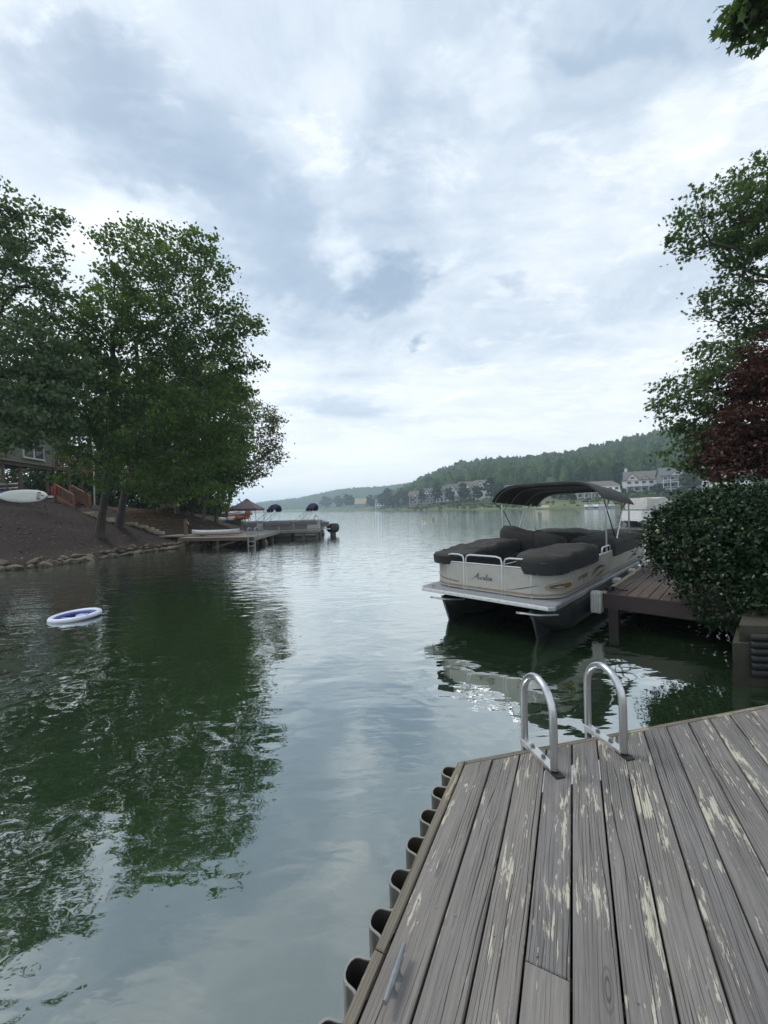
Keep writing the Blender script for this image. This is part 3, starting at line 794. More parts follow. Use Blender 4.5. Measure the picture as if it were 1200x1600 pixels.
# ------------------------------------------------------------------ foreground deck
def build_deck():
    yaw = R_(26.2); a = np.array([math.sin(yaw), math.cos(yaw)]); b = np.array([math.cos(yaw), -math.sin(yaw)])
    TL = np.array([.416, 2.387]); f = np.array([2.508, .565]); f /= np.linalg.norm(f)
    Z = .6
    T = thing('wooden_deck', 'weathered grey plank deck with peeling cream paint in the foreground', 'deck', (TL[0], TL[1], 0))
    def s_front(w):      # distance along a from TL at which offset w meets the front edge
        t = w / (f @ b); return t * (f @ a)
    def pt(s, w, z=Z): q = TL + a * s + b * w; return (q[0], q[1], z)
    S0 = -4.4; gap = .009; pitch = .1495; th = .038; r = random.Random(2)
    trim = .040
    # left edge trim in three lengths, front edge trim in two
    cuts = [S0, -2.6, -1.12, 0.0]
    for s0, s1 in zip(cuts[:-1], cuts[1:]):
        plank('edge_trim', T, [pt(s0 + .002, 0), pt(s0 + .002, trim), pt(s1 - .002 + (s_front(trim) if s1 == 0 else 0), trim), pt(s1 - .002, 0)], .14, 'deck_trim', .005)
    def fp(t, back, z=Z):
        nrm = np.array([f[1], -f[0]]); q = TL + f * t + nrm * back; return (q[0], q[1], z)
    for t0, t1 in ((.052, .50), (.503, 1.9), (1.903, 3.6), (3.603, 5.4)):
        plank('edge_trim', T, [fp(t0, 0, Z - .002), fp(t0, .032, Z - .002), fp(t1, .032, Z - .002), fp(t1, 0, Z - .002)], .14, 'deck_trim', .004)
    joints = {3: -.93, 4: None, 6: -2.3, 7: -2.05, 9: -.9, 11: -1.5, 12: -.6, 14: -1.2}
    nrmf = np.array([f[1], -f[0]])
    for k in range(30):
        w0 = trim + gap + k * pitch; w1 = w0 + pitch - gap
        off = .037 / abs(nrmf @ a)
        e0, e1 = s_front(w0) - off, s_front(w1) - off
        lo = S0
        z = Z + r.uniform(-.0025, .0025)
        j = joints.get(k)
        parts = [(lo, None)] if j is None else [(lo, j - .003), (j, None)]
        for s0, s1 in parts:
            c = [pt(s0, w0, z), pt(s0, w1, z), pt(e1 if s1 is None else s1, w1, z), pt(e0 if s1 is None else s1, w0, z)]
            plank('plank', T, c, th, 'deck_plank', .004)
            z += r.uniform(-.002, .002)
    for s in (-.25, -.9, -1.5, -2.1, -2.7, -3.3, -3.9):
        MB().bar(pt(s, .05, Z - .12), pt(s, 4.5, Z - .12), .04, .14).build('joist', 'dark_timber', T)
    for s, w in ((-.2, .25), (-2.2, .25), (.0, 2.2), (.2, 4.2)):
        MB().box(pt(s, w, -.65), (.12, .12, 2.2), -yaw).build('post', 'dark_timber', T)
    sc = MB()
    for k in range(30):
        for s in (-.25, -.9, -1.5, -2.1, -2.7, -3.3):
            for o in (.035, .108):
                if r.random() < .25: continue
                w = trim + gap + k * pitch + o; s2 = s + s_front(w) * (1 if s > -.3 else 0) - (.05 if s > -.3 else 0) + r.uniform(-.012, .012)
                q = pt(s2, w, Z + .0045); sc.tube([q, (q[0], q[1], Z + .0052)], .0042, 7)
    sc.build('screw_heads', 'bolt_steel', T)['kind'] = 'stuff'
    return a, b, pt, fp
DA, DB, dpt, dfp = build_deck()
fl = MB().prism([dpt(-4.6, .0, 0)[:2], dpt(-.05, .02, 0)[:2], dpt(3.55, 4.55, 0)[:2], dpt(-4.6, 4.6, 0)[:2]], -1.3, .34).build('backfill', 'earth'); tag(fl, 'earth filled in behind the sheet-pile wall under the deck', kind='structure')

def build_seawall():
    T = thing('corrugated_seawall', 'dark corrugated sheet-pile wall scalloped along the deck edge', 'seawall', dpt(-1, 0, 0))
    per = .193
    def curve(off):
        out = []
        for i in range(0, 25 * 16 + 1):
            t = i / 16; s = .10 - t * per; ph = 2 * math.pi * t
            s2 = s - .030 * math.sin(2 * ph) * .42; w = -.048 - .052 * math.cos(ph) if False else -.012 - .045 * (1 - math.cos(ph))
            out.append((s2, w))
        P = np.array(out); d = np.gradient(P, axis=0); d /= np.linalg.norm(d, axis=1, keepdims=True)
        return P + np.stack([-d[:, 1], d[:, 0]], 1) * off
    A0, A1 = curve(-.004), curve(.004)
    def strip(z0, z1, A0, A1, name, mat):
        m = MB(); n = len(A0)
        for P in (A0, A1):
            for z in (z0, z1):
                for s, w in P: m.v.append(dpt(s, w, z))
        L = lambda k, i: k * n + i
        for i in range(n - 1):
            m.f += [(L(0, i), L(0, i + 1), L(1, i + 1), L(1, i)), (L(2, i), L(3, i), L(3, i + 1), L(2, i + 1)), (L(1, i), L(1, i + 1), L(3, i + 1), L(3, i))]
        m.build(name, mat, T, smooth=True)
    strip(-1.2, .515, A0, A1, 'corrugated_sheet', 'sheet_pile')
    strip(.515, .520, curve(-.0042), curve(.0042), 'top_rim', 'sheet_pile_rim')
build_seawall()

def build_ladder():
    base = G(868, 1180, .6)
    T = thing('dock_ladder', 'aluminium swim ladder with two tall hoop rails bolted to the deck edge', 'ladder', (base[0], base[1], .6))
    f = np.array([2.508, .565]); f /= np.linalg.norm(f); nb = np.array([f[1], -f[0]])   # towards the camera
    F1 = G(820, 1160, .6)[:2]; F2 = G(919, 1138, .6)[:2]
    for k, F0 in enumerate((F1, F2)):
        def q(d, z): p = F0 + nb * d; return (p[0], p[1], z)
        L = .305; pts = [q(0, -.9), q(0, .6), q(0, .905)]
        for i in range(1, 13):
            t = math.pi * i / 13; pts.append(q(L / 2 - math.cos(t) * L / 2, .925 + .175 * math.sin(t)))
        pts += [q(L, .895), q(L, .62)]
        rail = MB().tube(pts, .0235, 14).build('hoop_rail', 'aluminium', T, smooth=True)
        m = MB(); m.bar(q(-.012, .622), q(L, .622), .052, .007); m.bar(q(-.012, .606), q(L, .606), .007, .03)
        fo = np.array([-nb[1], nb[0]])
        p0, p1 = np.array(q(-.012, .608)), np.array(q(L, .608)); sd = np.array([*fo, 0]) * .024
        m.bar(p0 + sd, p1 + sd, .006, .030); m.bar(p0 - sd, p1 - sd, .006, .030)
        m.build('mounting_channel', 'worn_aluminium', T)
        MB().bar(q(L - .04, .605), q(L + .055, .605), .056, .008).build('foot_pad', 'black_rubber', T)
        for d in (.09, .20):
            c = q(d, .629)
            m = MB(); m.tube([c, (c[0], c[1], .633)], .015, 12); m.tube([(c[0], c[1], .633), (c[0], c[1], .644)], .0095, 6)
            m.build('bolt', 'bolt_steel', T)
    for z in (.25, -.05, -.35):
        a, b = (*(F1), z), (*(F2), z)
        MB().bar(a, b, .07, .03).build('rung', 'aluminium', T, bevel=.006)
build_ladder()

def build_cleat():
    p0, p1 = G(631, 1477, .645), G(601, 1568, .645)
    c = (p0 + p1) / 2; T = thing('dock_cleat', 'grey galvanised two-horned cleat screwed to the deck near the seawall', 'cleat', (c[0], c[1], .6))
    d = (p1 - p0) / np.linalg.norm(p1 - p0)
    pts = []; rs = []
    for i in range(11):
        t = i / 10 * 2 - 1; pts.append(c + d * t * .088 + np.array([0, 0, .004 * t * t])); rs.append(.013 - .005 * abs(t) ** 2)
    MB().tube(pts, rs, 10).build('horns', 'galvanised', T, smooth=True)
    for s in (-.024, .024):
        q = c + d * s; MB().tube([(q[0], q[1], .60), (q[0], q[1], .610), (q[0], q[1], .640)], [.016, .011, .009], 10).build('pedestal', 'galvanised', T, smooth=True)
        MB().tube([(q[0], q[1], .653), (q[0], q[1], .656)], .005, 8).build('screw', 'bolt_steel', T)
build_cleat()

# ------------------------------------------------------------------ right dock
DY = R_(43.2); da = np.array([math.sin(DY), math.cos(DY)]); db = np.array([math.cos(DY), -math.sin(DY)]); DC = np.array([3.80, 6.72])
def kpt(s, w, z): q = DC + da * s + db * w; return (q[0], q[1], z)
def build_right_dock():
    T = thing('red_brown_dock', 'red-brown plank dock alongside the moored pontoon boat on the right', 'dock', (DC[0], DC[1], 0))
    r = random.Random(9); W = .152
    for k in range(14):
        w0 = .05 + k * W; z = .6 + r.uniform(-.003, .003)
        cut = r.uniform(2.4, 5.5)
        for s0, s1 in ((.03, cut), (cut + .006, 7.6)):
            plank('plank', T, [kpt(s0, w0, z), kpt(s0, w0 + W - .009, z), kpt(s1, w0 + W - .009, z), kpt(s1, w0, z)], .038, 'red_dock_wood', .004)
    MB().bar(kpt(0.005, -.03, .468), kpt(0.005, 2.3, .468), .045, .25).build('front_fascia', 'dock_fascia', T)
    MB().bar(kpt(-.017, .0, .468), kpt(7.6, .0, .468), .04, .25).build('side_fascia', 'dock_fascia', T)
    plank('edge_trim', T, [kpt(0, -.03, .612), kpt(0, .045, .612), kpt(7.6, .045, .612), kpt(7.6, -.03, .612)], .03, 'pale_timber', .004)
    for s in (.12, 2.4, 4.8, 7.2):
        for w in (.14, 1.9):
            MB().box(kpt(s, w, -.7), (.15, .15, 2.4), -DY).build('post', 'dock_fascia', T)
    for s in (.55, 1.6, 2.9, 4.2):
        MB().bar(kpt(s, .05, .45), kpt(s, 2.1, .45), .045, .2).build('joist', 'dark_timber', T)
    # pads on the boat side
    r = random.Random(1)
    LABS = ['small white bumper pad on the dock edge nearest the big corner fender', 'small white bumper pad on the dock edge, middle of three', 'small white bumper pad on the dock edge farthest from the corner fender']
    for k, s in enumerate((1.35, 2.75, 4.15)):
        c = kpt(s, -.075, .60)
        o = MB().box(c, (.11, .26, .085), -DY).build('dock_bumper', 'fender_white', None, org=(c[0], c[1], .56), bevel=.02, smooth=True); tag(o, LABS[k], 'bumper', 'white pads along the dock edge')
    # corner fender: ribbed white block
    c = kpt(-.03, -.09, .44)
    F = thing('corner_fender', 'tall ribbed white fender block on the near corner of the red-brown dock', 'fender', (c[0], c[1], .25))
    MB().box((c[0], c[1], .44), (.17, .20, .37), -DY).build('body', 'fender_white', F, bevel=.03, smooth=True)
    for k in (-.06, -.02, .02, .06):
        q = (c[0] + db[0] * k - da[0] * .102, c[1] + db[1] * k - da[1] * .102)
        MB().tube([(q[0], q[1], .28), (q[0], q[1], .60)], .012, 8).build('rib', 'fender_white', F, smooth=True)
    # dark dock line coiled round a cleat
    c = np.array(kpt(.20, .07, .615)); Rp = thing('dock_line', 'black dock line coiled on a cleat at the near corner of the dock', 'rope', tuple(c))
    pts = []
    for i in range(70):
        t = i / 69; a = t * 6.28 * 4; rr = .045 + .02 * math.sin(t * 9); pts.append(c + np.array([math.cos(a) * rr * 1.3, math.sin(a) * rr, .012 + .055 * t + .006 * math.sin(a * 3)]))
    pts += [c + np.array([.12, -.03, .02]), c + np.array([.2, -.08, .012]), c + np.array([.27, -.06, .012])]
    MB().tube(pts, .011, 6).build('coil', 'black_rubber', Rp, smooth=True)
    MB().bar(c + np.array([-.05, -.06, .05]), c + np.array([.05, .06, .05]), .02, .02).build('cleat_horns', 'galvanised', Rp, bevel=.004)
build_right_dock()

def build_block_wall():
    T = thing('retaining_wall', 'low concrete retaining wall faced with dark ribs under the shrub', 'wall', (4.05, 4.5, 0))
    x0, y0 = 4.05, 4.5
    MB().prism([(x0, y0), (x0 + 2.6, y0 - .55), (x0 + 2.6, y0 + .1), (x0 + .56, y0 + .55)], -1.2, .50).build('footing', 'concrete', T, bevel=.012)
    MB().prism([(x0 + .10, y0 + .02), (x0 + 2.6, y0 - .50), (x0 + 2.6, y0 + .15), (x0 + .60, y0 + .5)], .50, .70).build('cap', 'concrete', T, bevel=.012)
    d = np.array([2.6, -.55]); d /= np.linalg.norm(d)
    for k in range(6):
        z = .165 + k * .083
        p0 = np.array([x0, y0]) + d * .17 + np.array([-d[1], d[0]]) * -.025; p1 = p0 + d * 2.2
        MB().tube([(*p0, z), (*(p0 + d * .02), z), (*p1, z)], [.03, .040, .040], 10).build('rib', 'black_rubber', T, smooth=True)
    # grille of dark vertical boards closing the space under the landing
build_block_wall()

# ------------------------------------------------------------------ moored pontoon boat with the bimini
def smooth_outline(u0, u1, w, rf, rb=.2, n=7):
    """plan outline (x lateral, y back), from the stern's left corner forward and round to the stern's right corner"""
    pts = [(-w, u1)]
    for i in range(n + 1):
        a = math.pi + (math.pi / 2) * i / n; pts.append((-w + rf + rf * math.cos(a), u0 + rf + rf * math.sin(a)))
    for i in range(n + 1):
        a = -math.pi / 2 + (math.pi / 2) * i / n; pts.append((w - rf + rf * math.cos(a), u0 + rf + rf * math.sin(a)))
    pts.append((w, u1)); return pts
def resample(pts, step=.06):
    P = np.array(pts, float); L = np.concatenate([[0], np.cumsum(np.linalg.norm(np.diff(P, axis=0), axis=1))])
    n = max(2, int(L[-1] / step)); t = np.linspace(0, L[-1], n + 1)
    return np.stack([np.interp(t, L, P[:, 0]), np.interp(t, L, P[:, 1])], 1), t
def wall_strip(P, z0, z1, th, m):
    d = np.gradient(P, axis=0); d /= np.linalg.norm(d, axis=1, keepdims=True) + 1e-9; nn = np.stack([-d[:, 1], d[:, 0]], 1)
    a, b = P + nn * th / 2, P - nn * th / 2; n = len(P); base = len(m.v)
    for Q, z in ((a, z0), (a, z1), (b, z0), (b, z1)): m.v += [(q[0], q[1], z) for q in Q]
    L = lambda k, i: base + k * n + i
    for i in range(n - 1):
        m.f += [(L(0, i), L(0, i + 1), L(1, i + 1), L(1, i)), (L(2, i), L(3, i), L(3, i + 1), L(2, i + 1)), (L(1, i), L(1, i + 1), L(3, i + 1), L(3, i)), (L(0, i), L(2, i), L(2, i + 1), L(0, i + 1))]
    m.f += [(L(0, 0), L(1, 0), L(3, 0), L(2, 0)), (L(0, n - 1), L(2, n - 1), L(3, n - 1), L(1, n - 1))]
    return m
def cover(x0, x1, y0, y1, zb, zr, zt, seed, rad=.18, sag=.02, slope=(0, 0), power=.75):
    """canvas cover: returns (top, skirt) meshes; slope tilts the top along x, y"""
    r = random.Random(seed); off = Vector((r.uniform(0, 90), r.uniform(0, 90), 0))
    per = []
    cx, cy = (x0 + x1) / 2, (y0 + y1) / 2
    for (ax, ay, a0) in ((x1 - rad, y1 - rad, 0), (x0 + rad, y1 - rad, 90), (x0 + rad, y0 + rad, 180), (x1 - rad, y0 + rad, 270)):
        for i in range(7): a = R_(a0 + i * 15); per.append((ax + rad * math.cos(a), ay + rad * math.sin(a)))
    P = np.array(per + [per[0]]); rs, _ = resample(P, .06); rs = rs[:-1]; n = len(rs)
    top, sk = MB(), MB()
    def Z(x, y): return slope[0] * (x - cx) / max(.1, x1 - x0) + slope[1] * (y - cy) / max(.1, y1 - y0)
    def nz(x, y, k): return mnoise.noise(Vector((x * k, y * k, 0)) + off)
    rings = [(1.015, zr), (1.012, zr + (zt - zr) * .35), (.985, zr + (zt - zr) * .62), (.93, zr + (zt - zr) * .80), (.86, zr + (zt - zr) * .88)] + [(.78 - .08 * q, zr + (zt - zr) * min(1, .91 + .02 * q)) for q in range(9)] + [(.06, zt)]
    def V(k, z, i):
        x, y = cx + (rs[i][0] - cx) * k, cy + (rs[i][1] - cy) * k
        z = z + Z(x, y) * (1 if z > zr + .01 else .15) + nz(x, y, 1.6) * sag * (1.2 if k < .9 else .5) + ((1 - 2 * abs(nz(x + y * .4, y * .45, 4.2))) * sag * .28 + nz(x, y, 5.5) * sag * .14) * (1 if k < .99 else .2)
        return (x, y, z)
    m = top; base = 0
    for k, z in rings: m.v += [V(k, z, i) for i in range(n)]
    for j in range(len(rings) - 1):
        for i in range(n): m.f.append((j * n + i, j * n + (i + 1) % n, (j + 1) * n + (i + 1) % n, (j + 1) * n + i))
    m.f.append(tuple((len(rings) - 1) * n + i for i in range(n)))
    lv = [(1.005, zb), (1.018, (zb + zr) / 2), (1.017, zr + .004)]
    for k, z in lv:
        for i in range(n):
            x, y = cx + (rs[i][0] - cx) * k, cy + (rs[i][1] - cy) * k
            sk.v.append((x, y, z + nz(x, y, 2.2) * .012))
    for j in range(2):
        for i in range(n): sk.f.append((j * n + i, j * n + (i + 1) % n, (j + 1) * n + (i + 1) % n, (j + 1) * n + i))
    return top, sk
def bimini_mesh(y0, y1, w, ze0, ze1, crown, th=.035, nx=28, ny=14, drop=.10):
    def f(s, t, off):
        x = (s * 2 - 1); y = y0 + (y1 - y0) * t
        ze = ze0 + (ze1 - ze0) * t
        arc = (1 - abs(x) ** 5.2)
        endf = 1 - abs(2 * t - 1) ** 4
        z = ze + crown * arc * (.90 + .10 * endf) - off
        wx = w * math.copysign(abs(x) ** .9, x) * (1 - .0 * off)
        return (wx, y, z + .012 * math.sin(t * math.pi * 3) * arc)
    m = MB(); m.grid(lambda s, t: f(s, t, 0), nx, ny); m.grid(lambda s, t: f(s, t, th), nx, ny)
    n = (nx + 1) * (ny + 1); W = nx + 1
    for i in range(nx):
        m.f.append((i, i + 1, n + i + 1, n + i)); k = ny * W; m.f.append((k + i, k + i + 1, n + k + i + 1, n + k + i))
    for j in range(ny):
        m.f.append((j * W, (j + 1) * W, n + (j + 1) * W, n + j * W)); m.f.append((j * W + nx, (j + 1) * W + nx, n + (j + 1) * W + nx, n + j * W + nx))
    return m, f
def ribbon(pts, wid, n=10):
    """flat brush stroke in x,z of a panel; pts (x,z), wid list of half widths at the points"""
    C = np.array(cr([(p[0], p[1]) for p in pts], n)); W = np.interp(np.linspace(0, 1, len(C)), np.linspace(0, 1, len(wid)), wid)
    d = np.gradient(C, axis=0); d /= np.linalg.norm(d, axis=1, keepdims=True) + 1e-9; nn = np.stack([-d[:, 1], d[:, 0]], 1)
    return C + nn * W[:, None], C - nn * W[:, None]
def script_word(m, x0, z0, h, y):
    """the flowing script name on the gate, as thin raised strokes"""
    S = []
    # capital A: long lead-in swash, peak, right leg, crossbar flick
    S.append(([(-.75, -.12), (-.35, .06), (.15, .55), (.48, 1.0), (.50, .70), (.52, .30), (.62, .02), (.80, .10)], [.02, .035, .05, .05, .07, .07, .05, .02]))
    S.append(([(.02, .34), (.30, .42), (.66, .44)], [.02, .035, .02]))
    S.append(([(.80, .10), (.92, .42), (.98, .20), (1.06, .02), (1.20, .22), (1.30, .46), (1.40, .42)], [.02, .04, .05, .05, .04, .04, .02]))
    S.append(([(1.74, .38), (1.58, .46), (1.46, .22), (1.56, .03), (1.72, .16), (1.78, .42), (1.78, .12), (1.92, .06)], [.02, .04, .055, .05, .04, .05, .05, .02]))
    S.append(([(1.92, .06), (2.08, .50), (2.14, .92), (2.04, .80), (2.02, .25), (2.10, .02), (2.26, .12)], [.02, .04, .04, .04, .06, .05, .02]))
    S.append(([(2.48, .44), (2.32, .34), (2.34, .06), (2.52, .06), (2.60, .30), (2.48, .45), (2.72, .36)], [.03, .05, .05, .04, .05, .03, .02]))
    S.append(([(2.72, .36), (2.78, .02), (2.86, .34), (3.00, .42), (3.02, .14), (3.12, .02), (3.34, .12)], [.03, .055, .04, .05, .055, .04, .01]))
    for p, w in S:
        a, b = ribbon([(x0 + (px + pz * .18) * h, z0 + pz * h) for px, pz in p], [k * h for k in w]); n = len(a); base = len(m.v)
        m.v += [(q[0], y, q[1]) for q in a] + [(q[0], y, q[1]) for q in b]
        m.f += [(base + i, base + i + 1, base + n + i + 1, base + n + i) for i in range(n - 1)]
BY = R_(44.3)
def build_boat():
    T = thing('pontoon_boat', 'silver pontoon boat with dark canvas covers and an open bimini, moored at the right dock', 'boat', (1.545, 6.55, 0), local=True, rz=-BY)
    LEN = 6.75; W = 1.28
    # two tubes under the deck, dark and wet
    for sx in (-1, 1):
        pts = []; rs = []
        for i in range(11):
            t = i / 10; y = .22 + 1.15 * t; pts.append((sx * .86, y, .47 - .25 * t ** .62)); rs.append(.035 + .285 * t ** .62)
        pts += [(sx * .86, LEN - .2, .22), (sx * .86, LEN, .26)]; rs += [.32, .24]
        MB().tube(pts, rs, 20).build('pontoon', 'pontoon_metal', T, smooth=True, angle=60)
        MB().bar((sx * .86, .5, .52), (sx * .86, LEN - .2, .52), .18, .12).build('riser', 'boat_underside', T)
        # splash fin at the bow
        m = MB(); m.extr([(sx * .86 - .03, .18, .50), (sx * .86 + .03, .18, .50), (sx * .86 + .02, .42, -.05), (sx * .86 - .02, .42, -.05)], (0, .5, -.02)); m.build('bow_keel', 'pontoon_metal', T, bevel=.008)
        m = MB(); m.tube(cr([(sx * .86 - .20, .10, .46), (sx * .86 - .05, .05, .48), (sx * .86 + .12, .15, .46), (sx * .86 + .30, .5, .42)], 5), .018, 8); m.build('spray_rail', 'worn_aluminium', T, smooth=True)
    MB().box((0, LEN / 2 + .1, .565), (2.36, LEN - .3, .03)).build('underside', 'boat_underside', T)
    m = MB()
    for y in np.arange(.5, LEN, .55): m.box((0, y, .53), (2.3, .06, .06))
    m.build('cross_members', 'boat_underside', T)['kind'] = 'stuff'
    c = .10
    poly = [(-W, c), (-W + c * .8, 0), (W - c * .8, 0), (W, c), (W, LEN), (-W, LEN)]
    MB().prism(poly, .585, .655).build('deck_edge', 'worn_aluminium', T, bevel=.012, smooth=True)
    MB().prism([(x * .985, .02 + y * .993) for x, y in poly], .6555, .6605).build('deck_floor', 'boat_deck_grey', T)
    m = MB()
    for k in range(14):
        x = -1.02 + k * .157; m.tube([(x, .004, .62), (x, -.004, .62)], .007, 8)
    m.build('rivets', 'bolt_steel', T)['kind'] = 'stuff'
    # fence
    out, L = resample(smooth_outline(.28, LEN - .12, 1.205, .50), .05)
    def at_x(x, front=True):
        i = np.where(np.abs(out[:, 1] - .28) < .02)[0]; return i[np.argmin(np.abs(out[i, 0] - x))]
    iL, iR = at_x(-.38), at_x(.35)
    right = np.where((out[:, 0] > 1.195))[0]
    def at_y(y): return right[np.argmin(np.abs(out[right, 1] - y))]
    g0, g1 = at_y(2.75), at_y(3.35)
    Z0, Z1 = .685, 1.14
    secs = [('side_panel', 0, iL), ('gate', iL, iR), ('bow_panel', iR, g0), ('side_gate', g0, g1), ('stern_panel', g1, len(out) - 1)]
    pan = {}
    for nm, i0, i1 in secs:
        P = out[i0:i1 + 1].copy(); k = .006
        P, _ = resample(P, .05)
        e0 = P[1] - P[0]; e1 = P[-1] - P[-2]; P[0] += e0 / np.linalg.norm(e0) * k; P[-1] -= e1 / np.linalg.norm(e1) * k
        pan[nm] = wall_strip(P, Z0, Z1, .026, MB()).build(nm, 'boat_silver', T, smooth=True)
    st = np.array([(1.205, LEN - .12), (-1.205, LEN - .12)]); P, _ = resample(st, .2); wall_strip(P, Z0, 1.30, .026, MB()).build('transom_panel', 'scoop_tan', T)
    # rails: bottom channel, posts, top rail with rounded ends
    def rail(i0, i1, z, name='top_rail', r=.017, hoop=False):
        P = out[i0:i1 + 1]
        if hoop:
            pts = [(P[0][0], P[0][1], Z0 - .02), (P[0][0], P[0][1], z - .07), (P[0][0] + (P[2][0] - P[0][0]) * .25, P[0][1] + (P[2][1] - P[0][1]) * .25, z - .02)]
            pts += [(q[0], q[1], z) for q in P[2:-2]] + [(P[-1][0] - (P[-1][0] - P[-3][0]) * .25, P[-1][1] - (P[-1][1] - P[-3][1]) * .25, z - .02), (P[-1][0], P[-1][1], z - .07), (P[-1][0], P[-1][1], Z0 - .02)]
        else: pts = [(q[0], q[1], z) for q in P]
        MB().tube(pts, r, 8).build(name, 'aluminium', T, smooth=True)
    rail(iL, iR, 1.305, hoop=True); rail(iR + 1, iR + 10, 1.295, hoop=True); rail(iL - 8, iL - 1, 1.30, hoop=True); rail(g0, g1, 1.28, hoop=True)
    rail(0, iL, 1.155, 'panel_cap', .013); rail(iL, iR, 1.155, 'panel_cap', .013); rail(iR, g0, 1.155, 'panel_cap', .013); rail(g0, g1, 1.155, 'panel_cap', .013); rail(g1, len(out) - 1, 1.155, 'panel_cap', .013)
    # trim stripe low on the panels, following the outline
    d = np.gradient(out, axis=0); d /= np.linalg.norm(d, axis=1, keepdims=True); nn = np.stack([d[:, 1], -d[:, 0]], 1)
    outw = out + nn * .0165 if (out + nn)[len(out) // 2][1] < out[len(out) // 2][1] else out - nn * .0165
    def decal(i0, i1, fz0, fz1, name, mat, k=.0):
        m = MB(); idx = range(i0, i1 + 1); n = len(idx)
        oo = out + (outw - out) * (1 + k)
        for j, i in enumerate(idx): t = j / (n - 1); m.v += [(oo[i][0], oo[i][1], fz0(t)), (oo[i][0], oo[i][1], fz1(t))]
        m.f += [(2 * j, 2 * j + 2, 2 * j + 3, 2 * j + 1) for j in range(n - 1)]
        return m.build(name, mat, T, smooth=True)
    decal(30, len(out) - 2, lambda t: .725, lambda t: .745, 'trim_stripe', 'stripe_tan')
    decal(30, len(out) - 2, lambda t: .714, lambda t: .719, 'trim_stripe', 'stripe_brown')
    decal(iL - 26, iL - 3, lambda t: .96 - .17 * t ** .6, lambda t: .972 - .172 * t ** .6 + .008 * t, 'swoosh', 'stripe_brown', .05)
    decal(iR + 2, iR + 13, lambda t: .775 + .13 * t ** 1.6, lambda t: .775 + .13 * t ** 1.6 + .016 * math.sin(math.pi * t), 'swoosh', 'stripe_brown', .05)
    s0 = at_y(1.95); s1 = at_y(2.95); s2 = at_y(3.05)
    wv = lambda t: .80 + .17 * math.sin(min(1, t * 1.25) * math.pi * .62) - .05 * t
    decal(s0, s1, lambda t: wv(t) - .035 * math.sin(math.pi * t), lambda t: wv(t) + .02 * math.sin(math.pi * t), 'wave_stripe', 'stripe_dark', .05)
    decal(s0, s1, lambda t: wv(t) - .095 * math.sin(math.pi * t) ** .8, lambda t: wv(t) - .062 * math.sin(math.pi * t) ** .8, 'wave_stripe', 'scoop_tan', .05)
    decal(s0 + 3, s1, lambda t: wv(t) - .155 * math.sin(math.pi * t) ** .8, lambda t: wv(t) - .118 * math.sin(math.pi * t) ** .8, 'wave_stripe', 'stripe_brown', .05)
    e0, e1 = at_y(4.7), at_y(6.3)
    decal(e0, e1, lambda t: .80 + .26 * t ** 2, lambda t: .80 + .26 * t ** 2 + .045 * math.sin(math.pi * t), 'wave_stripe', 'stripe_dark', .05)
    # registration characters on the side, too small to read: rows of short strokes
    r = random.Random(3)
    a0 = at_y(1.30)
    for k in range(9):
        i0 = a0 + int(k * 1.05) + (1 if k > 1 else 0); w = .6
        p, q = outw[i0], outw[min(i0 + 1, len(outw) - 1)]
        m = MB(); zz = .845 + .0 * k
        for (f0, f1, h0, h1) in ((.08, .26, 0, .075), (.62, .80, 0, .075), (.08, .80, .075 * r.choice((.0, .42, .8)), .0)):
            if h1 == 0: h1 = h0 + .014
            A0, A1 = p + (q - p) * f0, p + (q - p) * f1
            m.add([(A0[0] + .001, A0[1], zz + h0), (A1[0] + .001, A1[1], zz + h0), (A1[0] + .001, A1[1], zz + h1), (A0[0] + .001, A0[1], zz + h1)], [(0, 1, 2, 3)])
        m.build('registration_character', 'stripe_brown', T)
    # script name on the gate
    m = MB(); script_word(m, -.19, .880, .108, .28 - .0165); m.build('script_lettering', 'stripe_dark', pan['gate'])
    # tan moulded light scoop on the bow corner
    i0, i1 = iR + 14, iR + 27
    oo = out + (outw - out) * 1.1
    seg = out[i0:i1 + 1]; n = len(seg)
    def scoop(z0, z1, lift, name, mat, par, inset=0):
        C = []; 
        for j in range(n):
            t = j / (n - 1); C.append((t, z0, z1))
        ring = []
        N = 28
        for k in range(N):
            a = 2 * math.pi * k / N; ca, sa = math.cos(a), math.sin(a)
            tx = .5 + (.5 - inset) * math.copysign(abs(ca) ** .7, ca); tz = math.copysign(abs(sa) ** .7, sa) * (.5 - inset)
            hh = (z1 - z0) * (.62 + .38 * tx)
            z = (z0 + z1) / 2 + tz * hh
            f = i0 + tx * (n - 1); b0 = int(f); fr = f - b0; p = out[b0] * (1 - fr) + out[min(b0 + 1, len(out) - 1)] * fr; w = (outw[b0] - out[b0]) / .0165
            ring.append((p, w, z))
        m = MB()
        for lf, sc in ((.010, 1.0), (lift, .93)):
            cz = (z0 + z1) / 2
            for p, w, z in ring: q = p + w * lf; m.v.append((q[0], q[1], cz + (z - cz) * sc))
        for k in range(N): m.f.append((k, (k + 1) % N, N + (k + 1) % N, N + k))
        m.f.append(tuple(range(N, 2 * N)))
        return m.build(name, mat, par, smooth=True)
    sc = scoop(.765, .955, .034, 'light_scoop', 'scoop_tan', T)
    scoop(.80, .92, .038, 'recess', 'scoop_dark', sc, .10)
